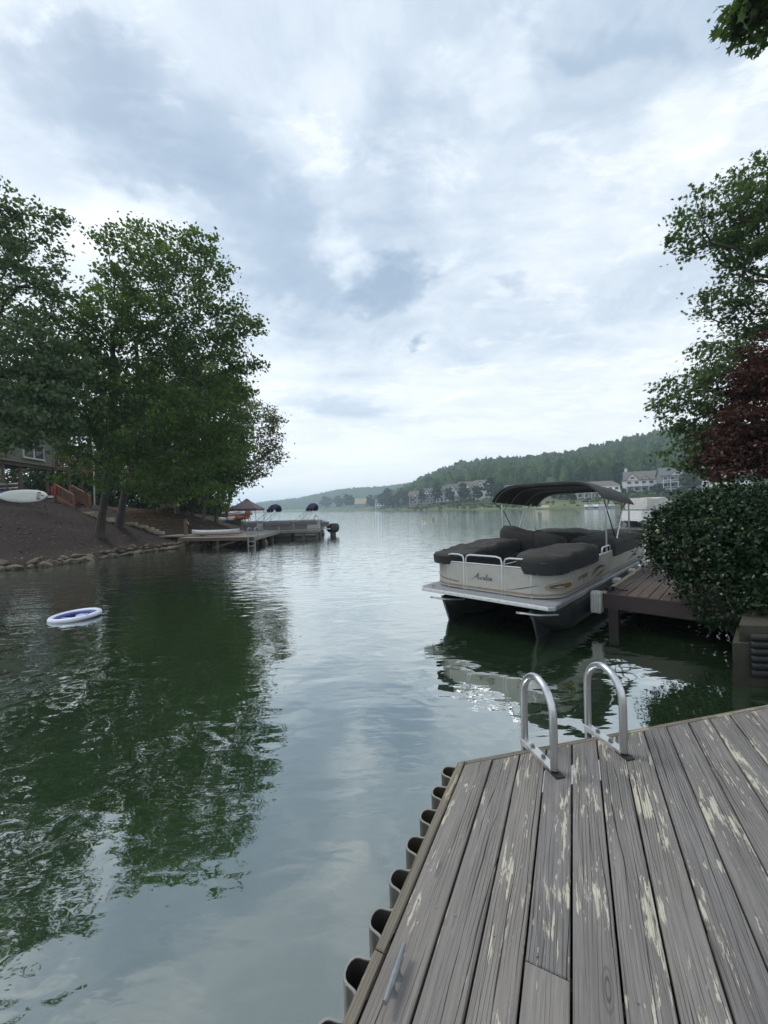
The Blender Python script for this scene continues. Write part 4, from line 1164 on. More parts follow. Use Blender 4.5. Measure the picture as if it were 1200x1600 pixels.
    # covers
    def cov(args, name='seat_cover', **kw):
        t2, s2 = cover(*args, **kw); o = t2.build(name, 'cover_canvas', T, smooth=True, angle=80); sk = s2.build('skirt', 'cover_skirt', o, smooth=True)
        n3 = len(s2.v) // 3; sm = MB(); pts = [(x, y, z + .004) for x, y, z in s2.v[2 * n3:]]; sm.tube(pts, .006, 5, closed=True); sm.build('piping', 'cover_skirt', o, smooth=True)
        sn = MB()
        for k in range(0, n3, 4):
            x, y, z = s2.v[k]; cx, cy = (args[0] + args[1]) / 2, (args[2] + args[3]) / 2; d = Vector((x - cx, y - cy, 0)).normalized() * .004
            sn.tube([(x + d.x, y + d.y, z + .02), (x + d.x * 2.4, y + d.y * 2.4, z + .02)], .008, 6)
        sn.build('snaps', 'bolt_steel', o)['kind'] = 'stuff'
    cov((-1.25, -.50, .24, 3.05, 1.10, 1.24, 1.36, 1), rad=.38, sag=.07, slope=(-.02, .10))
    cov((.48, 1.25, .24, 2.72, 1.06, 1.24, 1.38, 2), rad=.38, sag=.065, slope=(.0, .0))
    cov((-1.24, -.15, 3.05, 3.75, 1.05, 1.28, 1.58, 3), rad=.25, sag=.10, slope=(-.1, .0))
    cov((-.35, .35, 3.0, 3.5, 1.0, 1.28, 1.50, 4), rad=.22, sag=.12, slope=(-.2, 0))
    cov((.35, 1.25, 3.40, LEN - .35, 1.02, 1.22, 1.40, 5), rad=.25, sag=.05, slope=(.0, .02))
    cov((-1.24, .30, 4.7, LEN - .1, 1.05, 1.22, 1.42, 6), rad=.25, sag=.06)
    cov((.3, 1.26, LEN - .5, LEN - .02, 1.16, 1.28, 1.42, 7), rad=.2, sag=.03)
    # dark sheet painting in the shade of the aisle gap between the covers
    MB().box((0, 2.6, .664), (.7, 3.6, .006)).build('aisle_shade', 'cover_skirt', T)
    # bimini
    y0, y1 = 2.85, 5.55; w = 1.22
    m, fn = bimini_mesh(y0, y1, w, 2.30, 2.13, .40)
    bim = m.build('bimini_canopy', 'bimini_canvas', T, smooth=True, angle=60)
    for t in (.04, .36, .68, .96):
        pts = [np.array(fn(s, t, .05)) for s in np.linspace(.01, .99, 27)]
        MB().tube(pts, .013, 6).build('bow', 'galvanised', bim, smooth=True)
    for sx in (-1, 1):
        px = sx * 1.17
        e0, e1 = fn(0 if sx < 0 else 1, .04, .05), fn(0 if sx < 0 else 1, .96, .05); em = fn(0 if sx < 0 else 1, .36, .05); e6 = fn(0 if sx < 0 else 1, .68, .05)
        MB().tube([(px, 3.25, 1.14), (px, 3.25, 2.20)], .019, 8).build('support_pole', 'aluminium', T, smooth=True)
        MB().tube([(px, 5.25, 1.14), (px, 5.25, 2.13)], .019, 8).build('support_pole', 'aluminium', T, smooth=True)
        MB().tube([(px, 4.10, 1.25), (px, 3.35, 2.02), (e0[0], e0[1], e0[2])], .012, 8).build('support_strap', 'cover_skirt', T, smooth=True)
        MB().tube([(px, 3.95, 1.25), (px, 4.55, 1.95), (px, e6[1] + .3, 2.18)], .020, 8).build('support_tube', 'aluminium', T, smooth=True)
        MB().tube([(px, 3.30, 2.0), (px, em[1] - .3, 2.25)], .014, 8).build('support_tube', 'aluminium', T, smooth=True)
    # little bow cleat
    MB().tube([(-1.0, .10, .66), (-1.0, .10, .70), (-1.06, .12, .71), (-.94, .08, .71)], .010, 6).build('bow_cleat', 'galvanised', T, smooth=True)
build_boat()

# ------------------------------------------------------------------ left bank: house, stairs, steps, boards
def gz(x, y): return float(bank_z(np.array(x), np.array(y)))
def build_left_house():
    # local frame: x along the lake-side wall (away from the camera), y inland, z up from the bank
    p0, p1 = A(-60, 706, 23.4), A(84, 728, 31.0)
    d = (p1 - p0)[:2]; Lw = np.linalg.norm(d); ang = math.atan2(d[1], d[0])
    T = thing('tan_house', 'tan sided house on posts half hidden by the left trees', 'house', (p0[0], p0[1], 0), local=True, rz=ang)
    zb = 6.25; zt = 9.3
    MB().box((Lw / 2, 3.5, (zb + zt) / 2), (Lw - .06, 6.9, zt - zb)).build('wall', 'siding_tan', T)
    n = 15; hgt = (zt - zb) / n
    for k in range(n):
        z = zb + k * hgt
        if 2 <= k <= 12:
            for x0, x1 in ((-.02, Lw - 3.10), (Lw - 1.02, Lw + .02)):
                MB().extr([(x0, .03, z), (x0, .0, z), (x0, .022, z + hgt), (x0, .03, z + hgt)], (x1 - x0, 0, 0)).build('siding_board', 'siding_tan', T)
        else: MB().extr([(-.02, .03, z), (-.02, .0, z), (-.02, .022, z + hgt), (-.02, .03, z + hgt)], (Lw + .04, 0, 0)).build('siding_board', 'siding_tan', T)
    # big window near the far corner
    for k, x in enumerate((Lw - 3.05, Lw - 2.05)):
        z0 = zb + 2 * hgt; z1 = zb + 13 * hgt
        w = MB(); w.box((x + .5, -.005, (z0 + z1) / 2), (.98, .09, z1 - z0)); fr = w.build('window', 'window_frame_white', T)
        MB().box((x + .5, -.052, (z0 + z1) / 2), (.84, .012, z1 - z0 - .14)).build('pane', 'dark_glass', fr)
        MB().box((x + .5, -.07, z0 - .03), (1.06, .1, .07)).build('sill', 'window_frame_white', fr)
    MB().box((Lw - .0, .0, (zb + zt) / 2), (.14, .10, zt - zb)).build('corner_board', 'siding_tan', T)
    MB().box((Lw / 2, .25, zb - .13), (Lw, .22, .24)).build('beam', 'brown_post', T)
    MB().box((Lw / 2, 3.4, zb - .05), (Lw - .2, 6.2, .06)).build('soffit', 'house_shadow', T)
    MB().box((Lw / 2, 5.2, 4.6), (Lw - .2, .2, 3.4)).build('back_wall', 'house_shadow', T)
    for x in (Lw * .42, Lw * .62, Lw - .35, .6):
        MB().box((x, .3, (3.0 + zb) / 2 - .1), (.17, .17, zb - 3.2)).build('post', 'brown_post', T)
    m = MB(); m.extr([(-.5, -.6, zt), (-.5, 3.5, zt + 2.6), (-.5, 7.6, zt), (-.5, 7.6, zt - .12), (-.5, 3.5, zt + 2.45), (-.5, -.6, zt - .12)], (Lw + 1, 0, 0)); m.build('roof', 'roof_grey', T)
    m = MB(); m.extr([(Lw - .1, .2, zt), (Lw - .1, 3.5, zt + 2.35), (Lw - .1, 6.8, zt)], (.08, 0, 0)); m.build('gable', 'siding_tan', T)
    MB().box((Lw - 4.0, -.06, zb + .85), (.16, .12, .18)).build('flood_light', 'black_rubber', T)
    # porch stair rails seen in the dark under the house
    for k, (x0, x1) in enumerate(((Lw * .40, Lw * .56), (Lw * .62, Lw * .86))):
        MB().bar((x0, 1.4, 5.4), (x1, .9, 4.15), .06, .09).build('porch_rail', 'stair_wood', T)
        MB().bar((x1, .9, 4.15), (x1, .9, 3.2), .10, .10).build('porch_newel', 'stair_wood', T)
        for i in range(7):
            t = i / 7; MB().bar((x0 + (x1 - x0) * t, 1.4 - .5 * t, 5.4 - 1.25 * t), (x0 + (x1 - x0) * t, 1.4 - .5 * t, 4.5 - 1.25 * t), .035, .035).build('porch_baluster', 'stair_wood', T)
    # upper deck wrapping off the far corner
    q = [A(84, 727, 31.2), A(146, 731, 34.0)]
    D = thing('upper_deck', 'wooden balcony deck with thin posts beside the tan house', 'deck', (q[0][0], q[0][1], 0))
    dd = unit((q[1] - q[0]) * np.array([1, 1, 0])); back = np.array([-dd[1], dd[0], 0]); 
    L2 = np.linalg.norm((q[1] - q[0])[:2]); z = 6.2
    a0 = np.array([q[0][0], q[0][1], z])
    MB().bar(a0, a0 + dd * L2, .06, .26).build('rim_beam', 'deck_orange', D)
    for i in range(18):
        s = a0 + back * (.12 + i * .16) + np.array([0, 0, .15]); MB().bar(s, s + dd * L2, .145, .035).build('floor_board', 'deck_orange', D)
    MB().bar(a0 + np.array([0, 0, 1.05]), a0 + dd * L2 + np.array([0, 0, 1.05]), .09, .05).build('top_rail', 'stair_wood', D)
    MB().bar(a0 + np.array([0, 0, .3]), a0 + dd * L2 + np.array([0, 0, .3]), .05, .05).build('bottom_rail', 'stair_wood', D)
    for i in range(int(L2 / .16)):
        s = a0 + dd * (i * .16 + .08); MB().bar(s + np.array([0, 0, .3]), s + np.array([0, 0, 1.05]), .03, .03).build('baluster', 'stair_wood', D)
    for t in (.0, .36, .68, 1.0):
        s = a0 + dd * L2 * t; g = gz(s[0], s[1]); MB().bar((s[0], s[1], g - .2), (s[0], s[1], 7.3), .12, .12).build('post', 'brown_post', D)
    # beach towel on the rail
    s = a0 + dd * L2 * .37; tw = MB()
    tw.grid(lambda u, v: s + dd * (u * 1.05) + np.array([0, 0, 1.09 - .62 * v]) - back * (.055 + .02 * math.sin(u * 9 + v * 3)), 14, 6)
    to = tw.build('towel', 'towel_pink', None, smooth=True, org=(s[0], s[1], 7.2)); tag(to, 'pink patterned beach towel hung over the balcony rail', 'towel')
    for k in range(4):
        tw = MB(); u0 = .06 + k * .25
        tw.grid(lambda u, v: s + dd * ((u0 + .09 * u) * 1.05) + np.array([0, 0, 1.0 - .42 * v]) - back * (.063 + .02 * math.sin((u0 + .09 * u) * 9 + v * 3)), 4, 5); tw.build('red_motif', 'towel_red', to, smooth=True)
    # downspout with elbow
    e = A(148, 795, 32.5); g = gz(e[0], e[1]); tp = A(146, 690, 32.5)
    ds = MB().tube([tuple(tp), (e[0] - .0, e[1], g + .45), (e[0] + .25, e[1] - .1, g + .12), (e[0] + .7, e[1] - .2, g + .06)], .055, 8).build('downspout', 'fender_white', None, smooth=True, org=(e[0], e[1], g)); tag(ds, 'pale downspout running to the ground beside the wooden stairs', 'downspout')
build_left_house()

def build_stairs():
    L0 = np.array(hit(118, 795)); L0[2] = gz(L0[0], L0[1])
    T = thing('wooden_stairs', 'red-brown wooden staircase with slatted handrails leading up to the house', 'stairs', tuple(L0))
    s = L0[1] / 24.5
    run = np.array([-1.70 * s, .55 * s, .80 * s]); wid = np.array([.14 * s, 1.02 * s, 0])
    n = 6; W = np.linalg.norm(wid) / 2; side = unit(wid); hd = unit(np.array([run[0], run[1], 0.])); bot = L0 + wid / 2; top = bot + run
    for k in range(n):
        p = bot + run * ((k + .5) / n)
        MB().bar(p - side * W, p + side * W, .30, .04).build('tread', 'stair_wood', T)
        MB().bar(p - side * W + hd * .15 + np.array([0, 0, -.1]), p + side * W + hd * .15 + np.array([0, 0, -.1]), .02, .14).build('riser', 'stair_wood', T)
    for sg in (-1, 1):
        MB().bar(bot + side * W * sg + np.array([0, 0, -.05]), top + side * W * sg + np.array([0, 0, -.05]), .05, .22).build('stringer', 'stair_wood', T)
        o = side * (W + .05) * sg; up = np.array([0, 0, .86])
        MB().bar(bot + o + up, top + o + up, .10, .06).build('handrail', 'stair_wood', T)
        MB().bar(bot + o + np.array([0, 0, .16]), top + o + np.array([0, 0, .16]), .04, .07).build('lower_rail', 'stair_wood', T)
        for e in (bot, top): MB().bar(e + o + np.array([0, 0, -.3]), e + o + np.array([0, 0, .92]), .11, .11).build('newel_post', 'stair_wood', T)
        for k in range(1, 12):
            q = bot + run * (k / 12) + o; MB().bar(q + np.array([0, 0, .16]), q + np.array([0, 0, .86]), .042, .042).build('baluster', 'stair_wood', T)
    # landing edge running to the left of the stairs
    a, b = A(40, 779, 26.8), A(88, 777, 27.2)
    Lp = thing('porch_landing', 'low porch landing with pale edge board behind the paddleboard', 'landing', (a[0], a[1], 0))
    MB().bar(A(-60, 777, 26.6), A(89, 776, 27.2), .10, .14).build('edge_board', 'window_frame_white', Lp)
    d = unit((b - a) * np.array([1, 1, 0])); bk = np.array([-d[1], d[0], 0])
    p, q = A(-60, 777, 26.6), A(89, 776, 27.2)
    for i in range(10): MB().bar(p + bk * (.14 + i * .15) + np.array([0, 0, .05]), q + bk * (.14 + i * .15) + np.array([0, 0, .05]), .14, .035).build('board', 'stair_wood', Lp)
    MB().bar(p + np.array([0, 0, -.5]) + bk * .1, q + np.array([0, 0, -.5]) + bk * .1, .08, .86).build('skirt_wall', 'brown_post', Lp)
    # red life vest hanging on the stair post
    c = top - side * (W + .14) + np.array([.08, 0, .42]); m = MB(); m.box(c + np.array([-.09, -.05, 0]), (.17, .10, .52)); m.box(c + np.array([.10, -.05, 0]), (.17, .10, .52)); m.box(c + np.array([0, .03, .05]), (.36, .06, .45))
    v = m.build('life_vest', 'red_cloth', None, bevel=.03, smooth=True, org=tuple(c)); tag(v, 'red life vest hanging on the top post of the wooden stairs', 'life vest')
build_stairs()

def board_mesh(L, W, th, nose=.55, n=22):
    m = MB()
    def hw(t): return W / 2 * (1 - abs(2 * t - 1) ** (2.6 if t > .5 else 2.1)) ** nose
    rows = []
    for j in range(n + 1):
        t = .002 + .996 * j / n; w = hw(t); x = (t - .5) * L; rock = .05 * abs(2 * t - 1) ** 3
        ring = [(x, w * math.cos(a), rock + th / 2 * math.copysign(abs(math.sin(a)) ** .7, math.sin(a))) for a in [2 * math.pi * k / 12 for k in range(12)]]
        rows.append(ring)
    for r in rows: m.v += r
    for j in range(n):
        for k in range(12): m.f.append((j * 12 + k, j * 12 + (k + 1) % 12, (j + 1) * 12 + (k + 1) % 12, (j + 1) * 12 + k))
    m.f.append(tuple(range(12))); m.f.append(tuple(n * 12 + k for k in range(12)))
    return m
def build_boards():
    # paddleboard standing on its edge against the landing
    c = A(37, 775.0, 22.5); T = thing('paddleboard', 'long white paddleboard lying on its side below the house', 'paddleboard', tuple(c), local=True)
    T.rotation_euler = (R_(78), R_(1.5), R_(4))
    board_mesh(2.76, .76, .11).build('hull', 'paddle_white', T, smooth=True, angle=60)
    MB().box((.86, .0, .074), (.22, .30, .02)).build('deck_pad', 'fender_white', T, bevel=.005)
    for x, y, a, b in ((1.10, 0, .16, .05), (.88, .19, .17, .045), (.88, -.19, .17, .045)): MB().box((x, y, .084), (a, b, .02)).build('grip', 'black_rubber', T)
    # two more boards stacked flat on a rack at the left
    for k, (v, lab, mat) in enumerate(((757.5, 'white board lying on the upper shelf of the rack at the left edge', 'paddle_white'), (764, 'white board lying on the lower shelf of the rack at the left edge', 'white_plastic'))):
        c = A(-8, v, 26.2); o = board_mesh(3.0, .7, .10).build('stored_board', mat, None, smooth=True, angle=60); o.location = c; o.rotation_euler = (0, 0, R_(3)); tag(o, lab, 'paddleboard', 'boards on the rack')
    c = A(-8, 764, 26.2); Rk = thing('board_rack', 'dark rack holding two white boards beside the long paddleboard', 'rack', (c[0], c[1], 3.3))
    for x in (-1.1, 1.1):
        for y in (-.3, .3): MB().box((c[0] + x, c[1] + y, c[2] - .05), (.07, .07, 1.0)).build('upright', 'brown_post', Rk)
        for z in (-.10, .20): MB().box((c[0] + x, c[1], c[2] + z), (.06, .66, .05)).build('crossbar', 'brown_post', Rk)
    cc = (c[0] + .35, c[1] - .2, c[2] - .36); tp = MB().box(cc, (1.6, .5, .36)).build('storage_bin', 'ring_blue', None, bevel=.05, smooth=True, org=(cc[0], cc[1], cc[2] - .18)); tag(tp, 'dark blue storage bin under the board rack at the left edge', 'bin')
build_boards()

def build_steps():
    T = None
    spec = [(124, 153, 801.5), (138, 156, 804.5), (150, 160, 807), (163, 179, 810.5), (166, 182, 813.5), (194, 215, 818.5), (211, 231, 823), (226, 240, 826), (228, 248, 829), (236, 257, 832.5)]
    first = hit(140, 803); T = thing('garden_steps', 'pale timber steps set into the mulch slope down to the left dock', 'steps', tuple(first))
    for k, (u0, u1, v) in enumerate(spec):
        um = (u0 + u1) / 2; p = hit(um, v + 2.5); y = p[1]
        w = max(.62, (u1 - u0) / FP * y); q = (p[0], p[1], p[2] + .04)
        MB().box((q[0], q[1], q[2] + .06), (w, .22, .18), R_(-8 + 3 * math.sin(k * 2.1))).build('timber', 'pale_timber', T, bevel=.008)
build_steps()

# ------------------------------------------------------------------ left dock and what is on it
def build_left_dock():
    Z = .65
    T = thing('grey_wooden_dock', 'grey wooden dock on posts reaching out from the left bank', 'dock', (-10, 25, 0))
    x0, y0, x1 = -13.2, 24.55, -8.0      # front edge
    def fy(x): return y0 + (x - x0) * (-.9 / 5.2)
    r = random.Random(5)
    # main platform: boards run away from the camera
    N = 36; wd = (x1 - x0) / N
    for k in range(N):
        a = x0 + k * wd; b = a + wd - .008; z = Z + r.uniform(-.003, .003); ye = 31.6
        plank('plank', T, [(b, fy(b) + .04, z), (a, fy(a) + .04, z), (a - .25, ye, z), (b - .25, ye, z)], .036, 'grey_dock_wood', .003)
    # finger to the right
    for k in range(9):
        ya = 30.05 + k * .17; z = Z + r.uniform(-.003, .003)
        plank('plank', T, [(x1 - .2, ya, z), (x1 - .2, ya + .162, z), (-5.25, ya + .162, z), (-5.25, ya, z)], .036, 'grey_dock_wood', .003)
    MB().bar((x0 - .03, fy(x0), Z - .11), (x1 + .04, fy(x1), Z - .11), .05, .20).build('front_fascia', 'brown_post', T)
    MB().bar((x1 + .035, fy(x1), Z - .11), (x1 - .20, 30.0, Z - .11), .05, .20).build('side_fascia', 'grey_dock_wood', T)
    MB().bar((x1 - .18, 29.99, Z - .11), (-5.22, 29.99, Z - .11), .05, .20).build('finger_fascia', 'grey_dock_wood', T)
    MB().bar((-5.21, 29.97, Z - .11), (-5.21, 31.6, Z - .11), .05, .20).build('end_fascia', 'grey_dock_wood', T)
    posts = [(x1 - .1, fy(x1) + .12, .17), (x0 + .3, fy(x0) + .12, .17), (-10.6, fy(-10.6) + .3, .17), (-12, fy(-12) + 1.2, .15), (x1 - .25, 26.2, .2), (x1 - .32, 28.3, .2), (-5.3, 30.12, .16), (-5.3, 31.3, .16), (-6.35, 30.12, .16), (-7.5, 31.2, .16)]
    for x, y, w in posts: MB().box((x, y, -.55), (w, w, 2.2)).build('post', 'dark_timber', T)
    for x in (x1 - .25, -8.9): MB().bar((x, 26.2, Z - .25), (x, 27.4, -.4), .12, .12).build('brace', 'pale_timber', T)
    MB().bar((-11.2, fy(-11) + .35, -.1), (-9.3, fy(-9) + .35, Z - .25), .05, .12).build('brace', 'dark_timber', T)
    # gangway from the steps, with a chunky post
    p = hit(252, 834); MB().bar((p[0] - .8, p[1] + .1, .72), (-12.2, 26.0, .72), .95, .10).build('gangway', 'pale_timber', T)
    q = A(290.5, 836, 26.0); W = thing('mooring_post', 'short brown mooring post with a brass fitting at the dock gangway', 'post', (q[0], q[1], .6))
    MB().box((q[0], q[1], 1.20), (.17, .17, 1.30)).build('timber', 'brown_post', W, bevel=.015)
    MB().tube([(q[0] + .06, q[1] - .09, 1.62), (q[0] + .22, q[1] - .1, 1.62), (q[0] + .25, q[1] - .1, 1.50)], .045, 8).build('lamp', 'brass', W, smooth=True)
    # upturned board lying on the platform
    c = A(337, 832.5, 25.6); c[2] = Z + .25; o = thing('upturned_kayak', 'upturned pale kayak with a red underside edge lying on the left dock', 'kayak', tuple(c), local=True, rz=R_(-4))
    board_mesh(3.3, .72, .34, .62).build('hull', 'kayak_grey', o, smooth=True, angle=70)
    m = MB(); H = board_mesh(3.34, .74, .06, .62); m.v = [(x + .15, y, z - .13) for x, y, z in H.v]; m.f = H.f; m.build('rim', 'kayak_red', o, smooth=True)
    # hoop ladder at the corner
    L = thing('hoop_ladder', 'small grey hoop ladder on the outer corner of the left dock', 'ladder', (x1 + .1, fy(x1) - .05, 0))
    for k, dx in enumerate((-.02, .40)):
        X = x1 - .36 + dx; Y = fy(x1) - .12; pts = [(X, Y, -.7), (X, Y, 1.02)]
        for i in range(1, 10): a = math.pi * i / 10; pts.append((X, Y + .28 - .28 * math.cos(a), 1.05 + .17 * math.sin(a)))
        pts += [(X, Y + .56, 1.0), (X, Y + .56, Z)]
        MB().tube(pts, .035, 8).build('hoop_rail', 'galvanised', L, smooth=True)
    for z in (1.0, .82, .38, .1, -.2): MB().bar((x1 - .38, fy(x1) - .12, z), (x1 + .04, fy(x1) - .12, z), .06, .05).build('rung', 'galvanised', L)
    # dock box near the corner
build_left_dock()

def build_left_boat():
    # local: x from bow (left) to stern (right), y away from camera
    o = A(380, 815, 33.2); T = thing('covered_pontoon_boat', 'grey pontoon boat with two folded navy biminis behind the left dock', 'boat', (-12.0, 32.9, 0), local=True, rz=R_(-2))
    L = 6.9
    for y in (-.85, .85):
        MB().tube([(.1, y, .45), (.5, y, .3), (1.1, y, .2), (L - .4, y, .2), (L - .2, y, .25)], [.05, .2, .31, .31, .22], 14).build('pontoon', 'bright_pontoon', T, smooth=True)
    MB().box((L / 2, 0, .60), (L, 2.5, .08)).build('deck_floor', 'worn_aluminium', T, bevel=.01)
    segs = [(.25, 1.55), (1.6, 2.0), (2.08, 3.35), (3.4, 4.6), (4.65, 5.7), (5.75, 6.75)]
    for k, (a, b) in enumerate(segs):
        for y in (-1.2, 1.2):
            MB().box(((a + b) / 2, y, .95), (b - a, .03, .56)).build('fence_panel', 'boat_silver' if k in (1, 5) else 'grey_cover', T, bevel=.01)
            MB().tube([(a, y, .66), (a, y, 1.32), (b, y, 1.32), (b, y, .66)], .02, 6).build('fence_rail', 'aluminium', T, smooth=True)
    for k, (a, b) in enumerate(((.3, 1.5), (2.1, 4.5), (4.7, 6.6))):
        t2, s2 = cover(a, b, -1.28, .9, 1.02, 1.22, 1.38, 70 + k, rad=.2, sag=.03); c2 = t2.build('seat_cover', 'grey_cover', T, smooth=True, angle=80); s2.build('skirt', 'grey_cover', c2, smooth=True)
    MB().box((.25, 0, .95), (.03, 2.4, .56)).build('bow_panel', 'boat_silver', T)
    MB().box((L - .15, 0, .95), (.03, 2.4, .56)).build('transom_panel', 'boat_silver', T)
    for k, x in enumerate((1.7, 4.95)):
        # folded canvas roll on slanted frame
        rl = MB().grid(lambda s, t: (x + 1.05 + .55 * (t - .5) + .12 * math.cos(s * 2 * math.pi), -1.25 + 2.5 * t * 0 + (t - .5) * 0, 0), 2, 2) if False else None
        pts = [(x + .85 + .5 * s, 0, 2.55 + .20 * math.sin(s * 2.2) - .10 * s) for s in np.linspace(0, 1, 9)]
        m = MB()
        def roll(s, t):
            a = s * 2 * math.pi; yy = (t - .5) * 2.3; arch = .42 * (1 - abs(2 * t - 1) ** 2.4)
            return (x + .95 + .30 * math.cos(a) + .25 * arch, yy, 2.22 + arch + .13 * math.sin(a) + .03 * math.sin(t * 40))
        m.grid(roll, 12, 16, closed_u=True); bm_ = m.build('folded_bimini', 'blue_canvas', T, smooth=True)
        for y in (-1.15, 1.15):
            MB().tube([(x - .35, y, 1.3), (x + .85, y, 2.25)], .022, 6).build('slanted_pole', 'galvanised', T, smooth=True)
            MB().tube([(x + .1, y, 1.3), (x + .98, y, 2.2)], .018, 6).build('slanted_pole', 'galvanised', T, smooth=True)
            MB().tube([(x + 1.0, y, 1.3), (x + 1.0, y, 2.25)], .018, 6).build('upright_pole', 'aluminium', T, smooth=True)
    # stern platform, captain chair top and outboard
    MB().box((L + .25, 0, .60), (.7, 1.4, .07)).build('swim_platform', 'worn_aluminium', T)
    MB().box((L + .1, -.6, 1.0), (.75, .5, .40)).build('stern_box', 'grey_cover', T, bevel=.04, smooth=True)
    MB().tube(cr([(L - .9, .2, 1.25), (L - .9, .2, 1.6), (L - .62, .2, 1.72), (L - .45, .2, 1.3)], 5), .05, 8).build('boarding_rail', 'aluminium', T, smooth=True)
    e = MB(); 
    def cowl(s, t):
        a = s * 2 * math.pi; prof = [0.02, .28, .36, .37, .35, .28, .02][int(round(t * 6))]; zz = [.55, .58, .72, .88, 1.02, 1.12, 1.14][int(round(t * 6))]
        return (L + .72 + prof * 1.5 * math.cos(a), prof * 1.1 * math.sin(a), zz * 1.35 - .50)
    e.grid(cowl, 18, 6, closed_u=True); ob = e.build('outboard_cowl', 'outboard_black', T, smooth=True, angle=80)
    MB().box((L + .72, -.29, .80), (.5, .03, .05)).build('cowl_band', 'outboard_red', ob)
    m = MB(); m.extr([(L + .45, -.12, .40), (L + 1.0, -.12, .40), (L + .88, -.12, -.5), (L + .58, -.12, -.5)], (0, .24, 0)); m.build('outboard_leg', 'outboard_black', T, bevel=.03, smooth=True)
build_left_boat()

def build_point():
    # maroon canopy on the next dock
    c = A(386, 795, 42); T = thing('pop_up_canopy', 'maroon pop-up canopy tent beyond the left dock', 'canopy', (c[0], c[1], 0))
    w = 1.45; z = c[2]
    m = MB(); m.v = [(c[0] - w, c[1] - w, z), (c[0] + w, c[1] - w, z), (c[0] + w, c[1] + w, z), (c[0] - w, c[1] + w, z), (c[0] - .2, c[1] - .2, z + .92), (c[0] + .2, c[1] - .2, z + .92), (c[0] + .2, c[1] + .2, z + .92), (c[0] - .2, c[1] + .2, z + .92)]
    m.f = [(0, 1, 5, 4), (1, 2, 6, 5), (2, 3, 7, 6), (3, 0, 4, 7), (4, 5, 6, 7)]
    rf = m.build('roof', 'maroon_canvas', T)
    m = MB(); m.extr([(c[0] - .26, c[1] - .26, z + .90), (c[0] + .26, c[1] - .26, z + .90), (c[0] + .26, c[1] + .26, z + .90), (c[0] - .26, c[1] + .26, z + .90)], (0, 0, .03)); m.v += [(c[0], c[1], z + 1.14)]; m.f += [(4, 5, 8), (5, 6, 8), (6, 7, 8), (7, 4, 8)]; m.build('cap', 'maroon_canvas', rf)
    for k, (dx, dy, sx, sy) in enumerate(((0, -w, 2 * w, .02), (0, w, 2 * w, .02), (-w, 0, .02, 2 * w), (w, 0, .02, 2 * w))):
        MB().box((c[0] + dx, c[1] + dy, z - .11), (sx, sy, .22)).build('valance', 'maroon_canvas', rf)
    for dx in (-1, 1):
        for dy in (-1, 1): MB().tube([(c[0] + dx * (w - .06), c[1] + dy * (w - .06), .5), (c[0] + dx * (w - .06), c[1] + dy * (w - .06), z)], .03, 8).build('leg', 'galvanised', T)
    D = thing('far_swim_dock', 'low wooden dock under the maroon canopy', 'dock', (c[0], c[1], 0))
    for i in range(22): MB().box((c[0] - 2.2 + i * .2, c[1], .5), (.19, 3.6, .05)).build('plank', 'grey_dock_wood', D)
    for dx in (-2, 2):
        for dy in (-1.6, 1.6): MB().box((c[0] + dx, c[1] + dy, -.4), (.16, .16, 1.8)).build('post', 'dark_timber', D)
    # boats and chairs pulled up at the tip of the point
    specs = [('kayak', 'white kayak leaning nearest the grass at the tip of the left bank', 358, 811, 36.5, 'white_plastic', R_(70)), ('kayak', 'white kayak beside the orange one at the tip of the left bank', 369, 810, 36.8, 'paddle_white', R_(80)),
             ('kayak', 'orange kayak between the white kayaks at the tip of the left bank', 364, 806, 37.4, 'orange_plastic', R_(75)), ('kayak', 'pale green-grey kayak lying on top of the others at the tip of the left bank', 372, 803, 37.6, 'kayak_grey', R_(15)),
             ('kayak', 'dull orange kayak farthest right at the tip of the left bank', 379, 809, 37.2, 'orange_plastic', R_(85))]
    for nm, lab, u, v, y, mt, rz in specs:
        p = A(u, v, y); o = thing(nm, lab, 'kayak', tuple(p), local=True, rz=rz, group='kayaks pulled up on the point')
        board_mesh(2.7, .7, .36, .6).build('hull', mt, o, smooth=True, angle=70)
        MB().tube([(.35 * math.cos(a), .2 * math.sin(a), .18) for a in np.linspace(0, 6.28, 14, endpoint=False)], .03, 6, closed=True).build('cockpit_rim', 'black_rubber', o, smooth=True)
    for k, (u, v, y, lab) in enumerate(((385, 808, 36.4, 'red-brown wooden beach chair beside the kayaks, nearer the boat'), (352, 806, 37.0, 'red-brown wooden beach chair half in the tall grass by the kayaks'))):
        p = A(u, v, y); T2 = thing('beach_chair', lab, 'chair', (p[0], p[1], p[2] - .35), group='beach chairs on the point')
        b = np.array([p[0], p[1], p[2] - .35])
        for i in range(5): MB().box(b + np.array([-.22 + i * .11, 0, .36]), (.09, .5, .025)).build('seat_slat', 'orange_plastic', T2)
        for i in range(5): MB().bar(b + np.array([-.22 + i * .11, .25, .36]), b + np.array([-.22 + i * .11, .45, .95]), .09, .025).build('back_slat', 'orange_plastic', T2)
        for sx in (-.26, .26):
            for sy in (-.22, .26): MB().box(b + np.array([sx, sy, .1]), (.05, .05, .62)).build('leg', 'stair_wood', T2)
            MB().box(b + np.array([sx, .0, .56]), (.1, .62, .03)).build('arm', 'stair_wood', T2)
    # bench in the shade at the top of the slope
    p = A(262, 792, 29.5); p[2] = gz(p[0], p[1]); T3 = thing('garden_bench', 'dark wooden bench under the trees at the top of the slope', 'bench', tuple(p))
    for i in range(4): MB().box(p + np.array([0, -.2 + i * .12, .45]), (1.5, .10, .035)).build('seat_slat', 'brown_post', T3)
    for i in range(3): MB().box(p + np.array([0, .26, .62 + i * .13]), (1.5, .03, .10)).build('back_slat', 'brown_post', T3)
